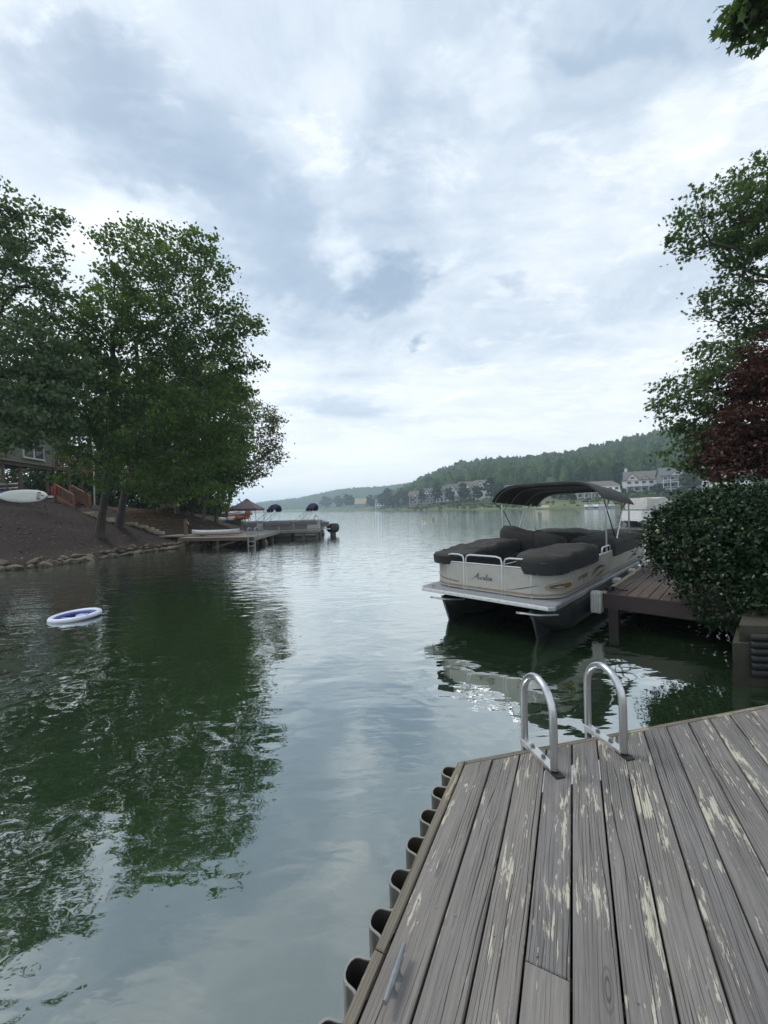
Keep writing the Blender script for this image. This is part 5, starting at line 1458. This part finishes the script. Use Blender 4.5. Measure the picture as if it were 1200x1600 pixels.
    for sx in (-.68, .68):
        for sy in (-.2, .24): MB().box(p + np.array([sx, sy, .25 if sy < 0 else .45]), (.07, .07, .6 if sy < 0 else 1.0)).build('leg', 'brown_post', T3)
build_point()

# ------------------------------------------------------------------ floating ring
def build_ring():
    c = np.array([-6.80, 8.36, .045]); T = thing('inflatable_ring', 'white inflatable ring with a blue inner wall floating on the left water', 'float', tuple(c), local=True)
    T.rotation_euler = (R_(2), R_(-3), R_(14))
    Rx, Ry = .43, .38
    MB().tube([(Rx * math.cos(a), Ry * math.sin(a), .0) for a in np.linspace(0, 2 * math.pi, 48, endpoint=False)], .054, 16, closed=True).build('outer_tube', 'ring_white', T, smooth=True)
    MB().tube([((Rx - .075) * math.cos(a), (Ry - .075) * math.sin(a), -.015) for a in np.linspace(0, 2 * math.pi, 48, endpoint=False)], .045, 14, closed=True).build('inner_tube', 'ring_blue', T, smooth=True)
    m = MB(); m.grid(lambda s, t: ((Rx - .10) * t * math.cos(s * 6.2832), (Ry - .10) * t * math.sin(s * 6.2832), -.045 + .018 * math.sin(s * 31) * t), 40, 5, closed_u=True); m.build('mesh_floor', 'ring_pale_blue', T, smooth=True)
    MB().tube([(.34, -.27, .04), (.35, -.28, .085)], .011, 8).build('valve', 'ring_white', T)
build_ring()

# the two leaning trunks on the left bank and their neighbours
bA = hit(156, 838); bB = hit(186, 822)
tree('maple_tree', 'tall green tree on the left bank, front of the two bare trunks by the steps', bA,
     [(150, 560, 18.5, 90, 110, 2.6), (180, 420, 18.5, 34, 62, 1.3), (125, 530, 18, 55, 70, 2.0), (210, 500, 18.5, 80, 90, 2.2), (110, 640, 17.5, 90, 70, 2.4), (230, 640, 18, 90, 80, 2.4), (160, 720, 18, 70, 40, 1.8), (168, 372, 18.5, 16, 26, .6), (200, 400, 18.6, 20, 30, .7)],
     A(176, 520, 18.6), .185, 350, 28, .17, .32, 'leaf_green', seed=2, bend=(.25, 0, 0))
tree('broadleaf_tree', 'broad full green tree on the left bank, behind the front trunk by the steps', bB,
     [(300, 470, 21, 80, 80, 2.6), (255, 420, 21, 60, 50, 2.2), (340, 560, 21, 66, 90, 2.6), (300, 620, 21, 100, 90, 3), (370, 510, 21, 40, 34, 1.6), (230, 520, 21, 80, 110, 2.6), (250, 730, 20.5, 90, 46, 2.2), (330, 690, 21.5, 66, 60, 2.4), (230, 395, 21, 30, 36, 1.2), (305, 400, 21, 36, 32, 1.4), (300, 755, 22, 70, 36, 2.0), (215, 372, 21, 14, 22, .6), (240, 380, 21, 18, 22, .7), (290, 385, 21, 16, 22, .7), (345, 430, 21, 24, 24, .9), (395, 505, 21, 20, 14, .7), (385, 560, 21, 24, 20, .9)],
     A(214, 560, 21), .185, 470, 31, .175, .34, 'leaf_green', seed=3, bend=(.3, 0, 0))
bC = np.array([-20.6, 16.2, float(bank_z(-20.6, 16.2))])
tree('oak_tree', 'tall tree at the left edge with loose drooping branches over the house', bC,
     [(-20, 420, 15, 80, 110, 2.4), (40, 360, 15, 44, 40, 1.2), (95, 365, 15.2, 36, 20, .8), (-10, 600, 14.5, 110, 110, 2.6), (70, 540, 14.8, 60, 70, 1.8), (30, 655, 14, 66, 40, 1.6), (85, 625, 14.5, 44, 50, 1.5), (70, 450, 15, 40, 40, 1.3), (5, 340, 15, 22, 50, 1)],
     A(-70, 420, 15.5), .24, 340, 28, .15, .28, 'leaf_front', seed=4, flat=.6, droop=.6)
D_SPEC = [(276, 800, 31.0, 250, 690, 70, 90), (300, 803, 31.5, 300, 700, 56, 80), (318, 806, 30.5, 330, 680, 60, 80), (338, 808, 32, 345, 700, 46, 60)]
D_LAB = ['slim green tree behind the left dock, leftmost of four thin trunks on the point', 'slim green tree behind the left dock, second of four thin trunks on the point',
         'slim green tree behind the left dock, third of four thin trunks on the point', 'slim green tree nearest the maroon canopy, last of four thin trunks on the point']
for i, (u, v, y, cu, cv, ru_, rz_) in enumerate(D_SPEC):
    p = A(u, v, y); p[2] = float(bank_z(p[0], p[1]))
    tree('point_tree', D_LAB[i], p, [(cu, cv, y, ru_, rz_, 2.2), (cu + 10, cv - 80, y, ru_ * .7, rz_ * .7, 1.8), (cu + 10, cv + 46, y, ru_ * .7, 30, 1.6), (cu + 2, cv + 78, y, ru_ * .5, 18, 1.2)], A(cu, cv - 40, y), .11, 170, 34, .21, .44, 'leaf_green' if i != 1 else 'leaf_deep', seed=20 + i, group='thin trees on the point')
pE = A(352, 810, 36); pE[2] = float(bank_z(pE[0], pE[1]))
tree('pale_tree', 'sparse olive-green tree leaning out over the water beyond the left dock', pE,
     [(395, 665, 36, 36, 30, 2), (425, 680, 36, 22, 44, 1.5), (400, 715, 36, 36, 30, 2), (385, 640, 36, 26, 16, 1.4), (385, 738, 36, 34, 20, 1.6)], A(375, 690, 36), .13, 150, 20, .21, .40, 'leaf_dull', seed=31, flat=.5)
B_SPEC = [(-60, 600, 44, 150, 130), (60, 620, 46, 110, 120), (170, 640, 45, 100, 110), (240, 690, 42, 80, 80), (120, 740, 40, 110, 50), (20, 720, 47, 90, 80)]
B_LAB = ['dark leafy tree behind the house at the far left edge', 'dark leafy tree rising straight behind the house window', 'dark leafy tree behind the house deck and its towel', 'dark leafy tree behind the bench at the top of the slope', 'low dark tree under the house deck beyond the wooden stairs', 'dark leafy tree deep behind the house porch posts']
for i, (u, v, y, a, b) in enumerate(B_SPEC):
    c = A(u, v, y); g = float(bank_z(c[0], c[1])); p = np.array([c[0], c[1], g])
    tree('backdrop_tree', B_LAB[i], p, [(u, v, y, a, b, 3), (u + 20, v + 60, y - 1, a * .9, b * .6, 3)], A(u, v, y), .25, 130, 22, .42, .8, 'leaf_deep', seed=40 + i, group='dark trees behind the house')

U_SPEC = [(95, 775, 39, 60, 40), (150, 770, 38, 60, 44), (205, 772, 38, 56, 40), (255, 772, 37, 50, 36), (300, 778, 40, 40, 26)]
U_LAB = ['dark understory bush beyond the wooden stairs at the top of the slope', 'dark understory bush behind the downspout at the top of the slope', 'dark understory bush between the two bare trunks and the bench', 'dark understory bush right behind the bench on the slope', 'dark understory bush among the four thin trunks on the point']
for i, (u, v, y, a, b) in enumerate(U_SPEC):
    c = A(u, v, y); p = np.array([c[0], c[1], float(bank_z(c[0], c[1]))])
    tree('understory_bush', U_LAB[i], p, [(u, v, y, a, b, 2), (u + 12, v + 22, y - .5, a * .9, b * .6, 1.6)], A(u, v, y), .08, 90, 24, .30, .55, 'leaf_deep', seed=80 + i, group='dark bushes under the trees', cat='bush')

# right-hand side
bR = np.array([14.6, 9.6, 1.2])
tree('sweetgum_tree', 'tall green tree reaching in from the right edge over the lake', bR,
     [(1150, 330, 10, 90, 40, 1.0), (1190, 285, 10.2, 60, 34, 1.0), (1100, 365, 10, 52, 30, .7), (1190, 420, 10, 70, 46, 1.1), (1140, 480, 10, 56, 40, .8), (1200, 520, 10, 70, 60, 1.2), (1110, 560, 9.8, 56, 34, .8), (1075, 610, 9.6, 50, 28, .7), (1040, 632, 9.5, 34, 16, .45), (1110, 640, 9.6, 60, 40, .9), (1090, 690, 9.5, 50, 36, .8), (1100, 725, 9.3, 40, 26, .6), (1165, 385, 10, 50, 40, .8), (1280, 400, 10.5, 80, 160, 1.0), (1290, 600, 10, 90, 120, 1.0), (1150, 600, 10, 60, 40, 1.0), (1180, 350, 10.2, 50, 50, 1.0), (1130, 690, 9.6, 50, 40, .8)],
     A(1310, 300, 10.3), .22, 600, 24, .12, .18, 'leaf_oak', seed=50, flat=.6, droop=.35, star=True, min_r=.006)
bM = np.array([10.9, 7.9, .95])
tree('japanese_maple', 'dark red maple at the right edge above the rounded shrub', bM,
     [(1190, 600, 8.4, 40, 56, .8), (1205, 545, 8.5, 26, 34, .6), (1170, 670, 8.3, 50, 36, .9), (1190, 710, 8.2, 70, 34, 1.0), (1230, 640, 8.5, 80, 90, 1.2), (1140, 705, 8.2, 34, 26, .6), (1150, 735, 8.1, 30, 14, .5)],
     A(1250, 640, 8.5), .10, 330, 40, .075, .16, 'leaf_red', seed=51, flat=.4, droop=.3, min_r=.005)
bO = np.array([7.4, 3.1, .75])
tree('overhanging_tree', 'leafy branch tip hanging into the top right corner of the sky', bO,
     [(1176, 14, 4.0, 24, 22, .16), (1205, -6, 4.0, 28, 32, .2), (1245, -25, 4.0, 50, 50, .35), (1330, -60, 3.9, 80, 80, .5), ((8.5, 3.5, 7.2), (2.0, 2.2, 1.4)), ((9.5, 6.5, 8.5), (2.0, 2.0, 1.6)), ((7.5, .5, 7.5), (2.2, 2.2, 1.3))],
     A(1500, 60, 3.7), .14, 260, 16, .10, .10, 'leaf_oak', seed=52, min_k=16, flat=.7, droop=.6, star=True, min_r=.004)

def holly():
    c = np.array([5.46, 5.78, 1.46]); T = thing('holly_shrub', 'rounded dark green shrub with glossy leaves beside the red-brown dock', 'shrub', (5.6, 5.75, .74))
    r = np.random.default_rng(60)
    m = MB()
    for k in range(9):
        a = k * .7; p0 = np.array([5.62 + .1 * math.cos(a), 5.65 + .1 * math.sin(a), .70]); p2 = c + np.array([math.cos(a) * .85, math.sin(a) * .8, r.uniform(-.1, .5)])
        m.tube(cr([p0, (p0 + p2) / 2 + np.array([.1 * math.cos(a), .1 * math.sin(a), -.1]), p2], 4), [.03] * 4 + [.022] * 4 + [.012], 6)
    m.build('stems', 'twig', T, smooth=True)
    lob = [(c, (1.28, 1.2, .86)), (c + np.array([-.46, -.45, -.55]), (.78, .70, .62)), (c + np.array([.5, -.3, -.2]), (1.0, .9, .75)), (c + np.array([-.1, -.1, .35]), (1.0, .9, .55)), (c + np.array([-.55, .1, .1]), (.72, .7, .7)), (c + np.array([.1, -.60, -.62]), (.8, .55, .45))]
    P = []; ND = []
    for cc, rad in lob:
        k = 9000; d = unit(r.normal(size=(k, 3))); lump = 1 + .12 * np.sin(d[:, 0] * 9 + d[:, 2] * 5) * np.cos(d[:, 1] * 8 + d[:, 2] * 7) + .05 * np.sin(d[:, 0] * 23 + d[:, 1] * 19 + d[:, 2] * 21)
        rr = r.uniform(.72, 1.0, k) ** .6 * lump; q = cc + d * rr[:, None] * np.array(rad); P.append(q); ND.append(d)
    P = np.concatenate(P); ND = np.concatenate(ND)
    # thin the lower, shaded part unevenly so that stems and the dock show through
    g = np.sin(P[:, 0] * 6.1 + P[:, 2] * 5.3) * np.cos(P[:, 1] * 5.7 - P[:, 2] * 7.1) + .6 * np.sin(P[:, 0] * 15 + P[:, 1] * 13 + P[:, 2] * 17)
    keep = (r.random(len(P)) < np.clip((P[:, 2] - .4) / .7, .55, 1)) & ((g > -.55) | (r.random(len(P)) < .45) | (P[:, 2] > 1.45))
    P, ND = P[keep], ND[keep]
    # sprout tips
    k = 620; d = unit(r.normal(size=(k, 3)) + np.array([0, -.3, .5])); tips = c + d * np.array([1.32, 1.22, .92]) * r.uniform(.95, 1.12, (k, 1))
    P = np.concatenate([P, np.repeat(tips, 9, 0) + r.normal(0, .035, (k * 9, 3))]); ND = np.concatenate([ND, np.repeat(d, 9, 0)])
    out = unit(ND * .7 + r.normal(0, .7, P.shape)); nn = unit(ND + r.normal(0, .6, P.shape) + np.array([0, 0, .5]))
    L = r.uniform(.028, .072, len(P)); V, F = quad_leaves(P, out, nn, L, L * .34, .5)
    fast_mesh('foliage', V, F, 'leaf_holly', T)
holly()

# ------------------------------------------------------------------ far shore houses
def far_house(name, label, u, s, W, Dp, storeys, wall, roof, rz, gables=(), porch=0, trim='window_frame_white', sh=2.9, rh=3.2, hip=False, chimney=None, z_add=0.0, nwin=5, group='houses across the lake'):
    """house whose front faces the lake; local x along the front, y inland"""
    p = far_pt(u, s); T = thing(name, label, 'house', (p[0], p[1], p[2] - .4 + z_add), group, local=True, rz=rz)
    H = storeys * sh
    MB().box((0, Dp / 2, H / 2 - 1.0), (W, Dp, H + 2.0)).build('wall', wall, T)
    e = .5
    if hip: m = MB(); m.add([(-W / 2 - e, -e, H), (W / 2 + e, -e, H), (W / 2 + e, Dp + e, H), (-W / 2 - e, Dp + e, H), (-W / 2 + rh * .9, Dp / 2, H + rh), (W / 2 - rh * .9, Dp / 2, H + rh)], [(0, 1, 5, 4), (1, 2, 5), (2, 3, 4, 5), (3, 0, 4), (3, 2, 1, 0)]); rf = m.build('roof', roof, T)
    else:
        m = MB(); m.extr([(-W / 2 - e, -e, H - .1), (-W / 2 - e, Dp / 2, H + rh), (-W / 2 - e, Dp + e, H - .1), (-W / 2 - e, Dp + e, H - .3), (-W / 2 - e, Dp / 2, H + rh - .25), (-W / 2 - e, -e, H - .3)], (W + 2 * e, 0, 0)); rf = m.build('roof', roof, T)
        for sx in (-1, 1): m = MB(); m.extr([(sx * W / 2 - .05, 0, H - .3), (sx * W / 2 - .05, Dp / 2, H + rh - .3), (sx * W / 2 - .05, Dp, H - .3)], (.1, 0, 0)); m.build('gable_end', 'house_blue' if wall == 'house_pale' else wall, T)
        MB().bar((W / 2 + e + .05, -e, H - .2), (W / 2 + e + .05, Dp / 2, H + rh - .1), .1, .28).build('barge_board', trim, T); MB().bar((W / 2 + e + .05, Dp + e, H - .2), (W / 2 + e + .05, Dp / 2, H + rh - .1), .1, .28).build('barge_board', trim, T)
    for (gx, gw, gh, gz0) in gables:
        z0 = H - .2 + gz0
        m = MB(); m.extr([(gx - gw / 2, -.6, z0), (gx + gw / 2, -.6, z0), (gx, -.6, z0 + gh)], (0, Dp / 2, 0)); m.build('front_gable', trim if wall != 'house_white' else wall, T)
        for sx in (-1, 1):
            m = MB(); m.extr([(gx + sx * (gw / 2 + .4), -.95, z0 - .25), (gx, -.95, z0 + gh + .12), (gx, -.95, z0 + gh + .38), (gx + sx * (gw / 2 + .55), -.95, z0 - .1)], (0, Dp / 2, 0)); m.build('gable_roof', roof, T)
        f = MB().box((gx, -.64, z0 + gh * .33), (gw * .36, .08, gh * .36)).build('window', trim, T); MB().box((gx, -.69, z0 + gh * .33), (gw * .30, .04, gh * .28)).build('pane', 'dark_glass', f)
    ww = W / nwin
    for st in range(storeys):
        for k in range(nwin):
            x = -W / 2 + ww * (k + .5); z = st * sh + sh * .52
            f = MB().box((x, -.03, z), (ww * .62, .10, sh * .56)).build('window', trim, T); MB().box((x, -.09, z), (ww * .52, .04, sh * .46)).build('pane', 'dark_glass', f)
    for k in range(2):
        f = MB().box((W / 2 + .03, Dp * (.3 + .4 * k), sh * .55 + (storeys - 1) * sh), (.10, 1.2, 1.5)).build('window', trim, T); MB().box((W / 2 + .09, Dp * (.3 + .4 * k), sh * .55 + (storeys - 1) * sh), (.04, 1.0, 1.3)).build('pane', 'dark_glass', f)
    if porch:
        for st in range(1, porch + 1):
            z = (st - .0) * sh - .15
            MB().box((0, -1.35, z), (W, 2.6, .28)).build('porch_floor', trim, T)
            MB().bar((-W / 2, -2.6, z + 1.05), (W / 2, -2.6, z + 1.05), .10, .12).build('porch_rail', trim, T)
        n = max(4, int(W / 2.6)) + 1
        for k in range(n):
            x = -W / 2 + .15 + (W - .3) * k / (n - 1); MB().box((x, -2.55, (porch * sh + 1.0 - 1.2) / 2), (.26, .26, porch * sh + 1.0 + 1.0)).build('porch_post', trim, T)
    if chimney is not None: MB().box((chimney, Dp * .55, H + rh * .75), (1.0, 1.0, rh * 1.3)).build('chimney', trim, rf)
    return T
far_house('lake_house', 'long low white house with double porches left of the gabled lake houses', 935, 22, 17, 9, 2, 'house_white', 'roof_brown', R_(-22), porch=1, hip=True, rh=2.4, nwin=7, sh=2.7)
far_house('lake_house', 'big white and blue lake house with a tall triple gable and chimney', 1007, 30, 14.5, 11, 2, 'house_pale', 'roof_brown', R_(-24), gables=((-4.6, 5.0, 3.2, .0), (.6, 2.4, 1.5, .3)), porch=1, chimney=-6.2, rh=4.2, z_add=.2, nwin=5)
far_house('lake_house', 'dark grey lake house with stacked balconies and a broad front gable', 1064, 26, 13, 11, 3, 'house_grey', 'roof_grey', R_(-26), gables=((-1.0, 5.0, 2.6, .1),), porch=2, chimney=3, rh=3.6, z_add=-1.2, nwin=5)
far_house('lake_house', 'tall grey-blue lake house partly hidden by the right tree', 1108, 24, 10, 11, 3, 'house_grey', 'roof_grey', R_(-28), gables=((-2.2, 4.2, 3.4, .0),), porch=1, rh=4.4, z_add=-.6, nwin=4)
far_house('lake_house', 'pale grey lake house in the gap above the rounded shrub', 1128, 20, 8, 9, 2, 'house_pale', 'roof_grey', R_(-28), gables=((0, 4, 2.4, 0),), porch=1, nwin=3)
far_house('lake_house', 'small white lake house glimpsed under the red maple', 1158, 16, 6, 8, 2, 'house_white', 'roof_grey', R_(-30), porch=1, nwin=3, z_add=1.5, sh=2.6)
ROW = [(652, 26, 11, 'house_taupe', 'roof_brown', 'brown town house, leftmost of the hazy row across the lake'), (672, 24, 9, 'house_grey', 'roof_grey', 'grey town house second from the left in the hazy row across the lake'),
       (694, 28, 9, 'house_pale', 'roof_grey', 'pale town house third from the left in the hazy row across the lake'), (713, 30, 10, 'house_white', 'roof_grey', 'white gabled town house fourth from the left in the hazy row across the lake'),
       (736, 34, 13, 'house_taupe', 'roof_brown', 'wide brown-roofed town house fifth from the left in the hazy row across the lake'), (757, 34, 9, 'house_white', 'roof_brown', 'white gabled town house sixth from the left in the hazy row across the lake'),
       (797, 30, 11, 'house_pale', 'roof_grey', 'pale low house framed by the left legs of the bimini')]
for k, (u, s, W, wl, rf, lab) in enumerate(ROW):
    far_house('town_house', lab, u, s, W * 1.15, 9, 2 if k < 6 else 1, wl, rf, R_(-14 - k), gables=((-W * .22, W * .42, 3.0, 0), (W * .25, W * .36, 2.4, 0)), rh=4.0, sh=3.5, nwin=4, porch=1 if k in (3, 4, 6) else 0, z_add=.4)
far_house('shore_house', 'small house with a pale yellow roof on the distant shore', 563, 24, 14, 12, 2, 'house_taupe', 'house_yellow', R_(-10), rh=7, nwin=4)
far_house('shore_house', 'small white house on the distant shore beside the tall trees', 593, 20, 10, 9, 2, 'house_white', 'roof_grey', R_(-10), rh=5, nwin=3)
far_house('shore_house', 'tiny pale house far down the lake by the folded bimini', 487, 30, 16, 12, 2, 'house_pale', 'roof_grey', 0, rh=5, nwin=3)

# trees along the far shore that stand apart from the forest
def shore_trees():
    V0, F0 = ico(3); r = np.random.default_rng(77)
    S = [(598, 14, 17, 6.0), (606, 18, 21, 6.5), (614, 10, 15, 6.5), (622, 16, 14, 5), (545, 20, 22, 10), (530, 25, 20, 10), (510, 25, 22, 12), (580, 16, 16, 6), (628, 30, 16, 6), (637, 20, 14, 5), (645, 12, 11, 4),
         (662, 16, 13, 4.2), (684, 18, 15, 4.4), (703, 16, 11, 3.6), (724, 20, 13, 4.2), (746, 20, 11, 3.6), (768, 26, 14, 4.6), (781, 22, 11, 4), (812, 20, 9, 3.4), (823, 30, 10, 4),
         (874, 22, 6.5, 3.4), (884, 24, 9, 3.0), (893, 18, 5, 2.8), (865, 26, 7, 3.4), (906, 40, 10, 4), (968, 22, 5, 2.4), (1030, 20, 5.5, 2.6), (1078, 14, 10.5, 3.8), (1120, 30, 12, 4), (1146, 24, 9, 3.5), (967, 46, 14, 4.2), (1031, 50, 15, 4.5), (1079, 48, 16, 4.5)]
    ORD = ['first', 'second', 'third', 'fourth', 'fifth', 'sixth', 'seventh', 'eighth', 'ninth']
    def lab(u):
        same = sorted(q[0] for q in S if grp(q[0]) == grp(u)); k = same.index(u)
        tail = {'distant shore trees': 'hazy tree on the distant shore, %s from the left before the yellow-roofed house', 'tree cluster by the white house': 'dark tree on the distant shore by the small white house, %s from the left',
                'trees among the town houses': 'green tree among the hazy row of town houses, %s from the left', 'lawn trees': 'green tree on the lawn left of the long white house, %s from the left',
                'trees by the lake houses': 'green tree beside the big lake houses, %s from the left'}[grp(u)]
        return tail % ORD[k]
    def grp(u): return 'distant shore trees' if u < 560 else 'tree cluster by the white house' if u < 650 else 'trees among the town houses' if u < 800 else 'lawn trees' if u < 912 else 'trees by the lake houses'
    for (u, s, h, rad) in S:
        p = far_pt(u, s); T = thing('shore_tree', lab(u), 'tree', tuple(p), grp(u))
        MB().tube([(p[0], p[1], p[2] - .5), (p[0], p[1], p[2] + h * .6)], [.3, .15], 6).build('trunk', 'bark', T)
        n = 70
        d = unit(r.normal(size=(n, 3))); rr = r.random(n) ** .4; c = np.array(p) + np.array([0, 0, h * .58])
        C = c + d * rr[:, None] * np.array([rad * .85, rad * .85, h * .40])
        V, F = crowns(C, r.uniform(.16, .30, n) * rad, r.uniform(.14, .24, n) * rad, 1, int(u))
        fast_mesh('crown', V, F, 'shore_leaf', T)['kind'] = 'stuff'
shore_trees()

# docks and boats at the far right shore
def far_boat(u, s, label, L=6.5, group='boats moored across the lake', tent=False, y=None, rz=0.0):
    p = far_pt(u, s) if y is None else G(u, y, 0); p[2] = 0
    T = thing('moored_boat', label, 'boat', tuple(p), group, local=True, rz=rz)
    for sy in (-.8, .8): MB().tube([(-L / 2, sy, .4), (-L / 2 + .8, sy, .15), (L / 2, sy, .15)], [.08, .3, .3], 10).build('pontoon', 'bright_pontoon', T, smooth=True)
    MB().box((0, 0, .5), (L, 2.4, .1)).build('deck_floor', 'white_plastic', T)
    for sy in (-1.15, 1.15): MB().box((0, sy, .9), (L * .92, .05, .7)).build('fence_panel', 'white_plastic', T)
    MB().box((-L * .46, 0, .9), (.05, 2.3, .7)).build('bow_panel', 'white_plastic', T)
    return T
BL = ['white boat moored across the lake below the long white house, left one', 'white boat moored across the lake below the long white house, right one', 'white boat at the far jetty below the gabled house']
for k, (u, s) in enumerate(((925, -3), (938, -4), (952, -3))):
    T = far_boat(u, s, BL[k], 5, rz=R_(20 * k))
    MB().box((.6, 0, 1.9), (2.2, 2.0, .08)).build('hard_top', 'white_plastic', T)
    for sx in (-.4, 1.6):
        for sy in (-.9, .9): MB().box((sx, sy, 1.5), (.06, .06, .8)).build('top_post', 'white_plastic', T)
def build_white_boat():
    p = G(1003, 822, 0); T = thing('tented_pontoon_boat', 'white pontoon boat under a pale tent cover beyond the right dock', 'boat', tuple(p), local=True, rz=R_(10))
    L = 6.2
    for sy in (.35, 2.05): MB().tube([(0, sy, .42), (.7, sy, .16), (L, sy, .16)], [.08, .3, .3], 12).build('pontoon', 'bright_pontoon', T, smooth=True)
    MB().box((L / 2, 1.2, .47), (L, 2.5, .10)).build('deck_floor', 'white_plastic', T)
    MB().box((L / 2, -.06, .38), (L, .04, .10)).build('rub_rail', 'orange_plastic', T)
    MB().box((.06, 1.2, .95), (.06, 2.3, .75)).build('bow_panel', 'white_plastic', T)
    MB().box((.55, .02, .95), (1.0, .06, .78)).build('fence_panel', 'white_plastic', T); MB().box((3.7, .02, .95), (5.0, .06, .72)).build('fence_panel', 'cover_skirt', T)
    MB().tube([(.05, .02, 1.35), (.05, .02, 1.50), (.4, .02, 1.58), (2.6, .02, 1.58), (2.6, .02, 1.3)], .03, 6).build('bow_rail', 'aluminium', T, smooth=True)
    MB().tube([(.9, .0, 1.3), (3.2, -.02, .62)], .02, 6).build('sheet_line', 'white_canvas', T)
    m = MB(); m.extr([(.5, -.05, 1.42), (.55, -.05, 2.42), (1.4, -.05, 2.36), (2.3, -.05, 2.46), (3.4, -.05, 1.9), (6.1, -.05, 1.6), (6.1, -.05, 1.35)], (0, 2.4, 0)); m.build('tent_cover', 'white_canvas', T, bevel=.05, smooth=True)
    # boathouse roof beside it
    q = G(1020, 812, 0); B = thing('boathouse', 'low dark flat-roofed boathouse behind the tented pontoon boat', 'boathouse', (q[0], q[1], 0), local=True, rz=R_(6))
    MB().box((5.2, 3, 2.55), (10, 6, .16)).build('roof', 'roof_brown', B)
    for x in (.6, 3.5, 6.5, 9.8):
        for y in (.3, 5.7): MB().box((x, y, .9), (.16, .16, 3.1)).build('post', 'brown_post', B)
    m = MB(); m.box((5.2, 5.4, .5), (10, 1.0, .12)); m.build('walkway', 'grey_dock_wood', B)
build_white_boat()

def swimmers():
    p = G(677, 814.5, 0)
    T = thing('person', 'dark-haired swimmer with only head and shoulders above the lake', 'person', tuple(p))
    m = MB(); P = np.array(p)
    def body(s, t):
        a = s * 2 * math.pi; k = int(round(t * 8))
        pr = [(-.35, .20, .12), (-.10, .24, .13), (.02, .21, .12), (.08, .10, .09), (.14, .062, .07), (.22, .082, .095), (.30, .088, .105), (.38, .06, .075), (.41, .005, .005)][k]
        return P + np.array([pr[1] * math.cos(a), pr[2] * math.sin(a), pr[0]])
    m.grid(body, 14, 8, closed_u=True); b = m.build('body', 'skin', T, smooth=True)
    m = MB(); m.grid(lambda s, t: P + np.array([0, .015, .305]) + np.array([math.cos(s * 6.2832) * math.sin(t * 1.75), math.sin(s * 6.2832) * math.sin(t * 1.75), math.cos(t * 1.75)]) * np.array([.1, .115, .125]), 14, 6, closed_u=True); m.build('hair', 'dark_hair', b, smooth=True)
    q = G(663, 814.5, 0); T = thing('yellow_float', 'yellow inflatable float on the open lake beside the swimmer', 'float', tuple(q), local=True)
    board_mesh(.95, .5, .2, .5).build('mattress', 'yellow_plastic', T, smooth=True); MB().tube([(-.3, -.2, .12), (-.3, .2, .12)], .09, 10).build('pillow', 'white_plastic', T, smooth=True)
swimmers()
SPOT = [('beach', 'sandy patch on the far shore below the lawn', 842, 3, 6, 2.2)]
p = far_pt(846, 5); m = MB(); m.grid(lambda s, t: far_pt(834 + 24 * s, 1.5 + 5 * t) + np.array([0, 0, .05]), 10, 4); o = m.build('beach', 'sand', None, smooth=True); tag(o, 'sandy patch on the far shore', kind='structure')

# ------------------------------------------------------------------ summer haze over the lake
hm = bpy.data.materials.new('summer_haze'); hm.use_nodes = True; nt = hm.node_tree; nt.nodes.clear()
ho = nt.nodes.new('ShaderNodeOutputMaterial'); pv = nt.nodes.new('ShaderNodeVolumePrincipled')
pv.inputs['Color'].default_value = (.72, .87, 1.0, 1); pv.inputs['Density'].default_value = .00055; pv.inputs['Anisotropy'].default_value = .3
nt.links.new(pv.outputs[0], ho.inputs['Volume'])
hz = MB().box((0, 1600, 47), (6100, 4100, 104)).build('haze', 'concrete'); hz.data.materials.clear(); hz.data.materials.append(hm)
tag(hz, 'thin pale summer haze over the whole lake', kind='stuff')
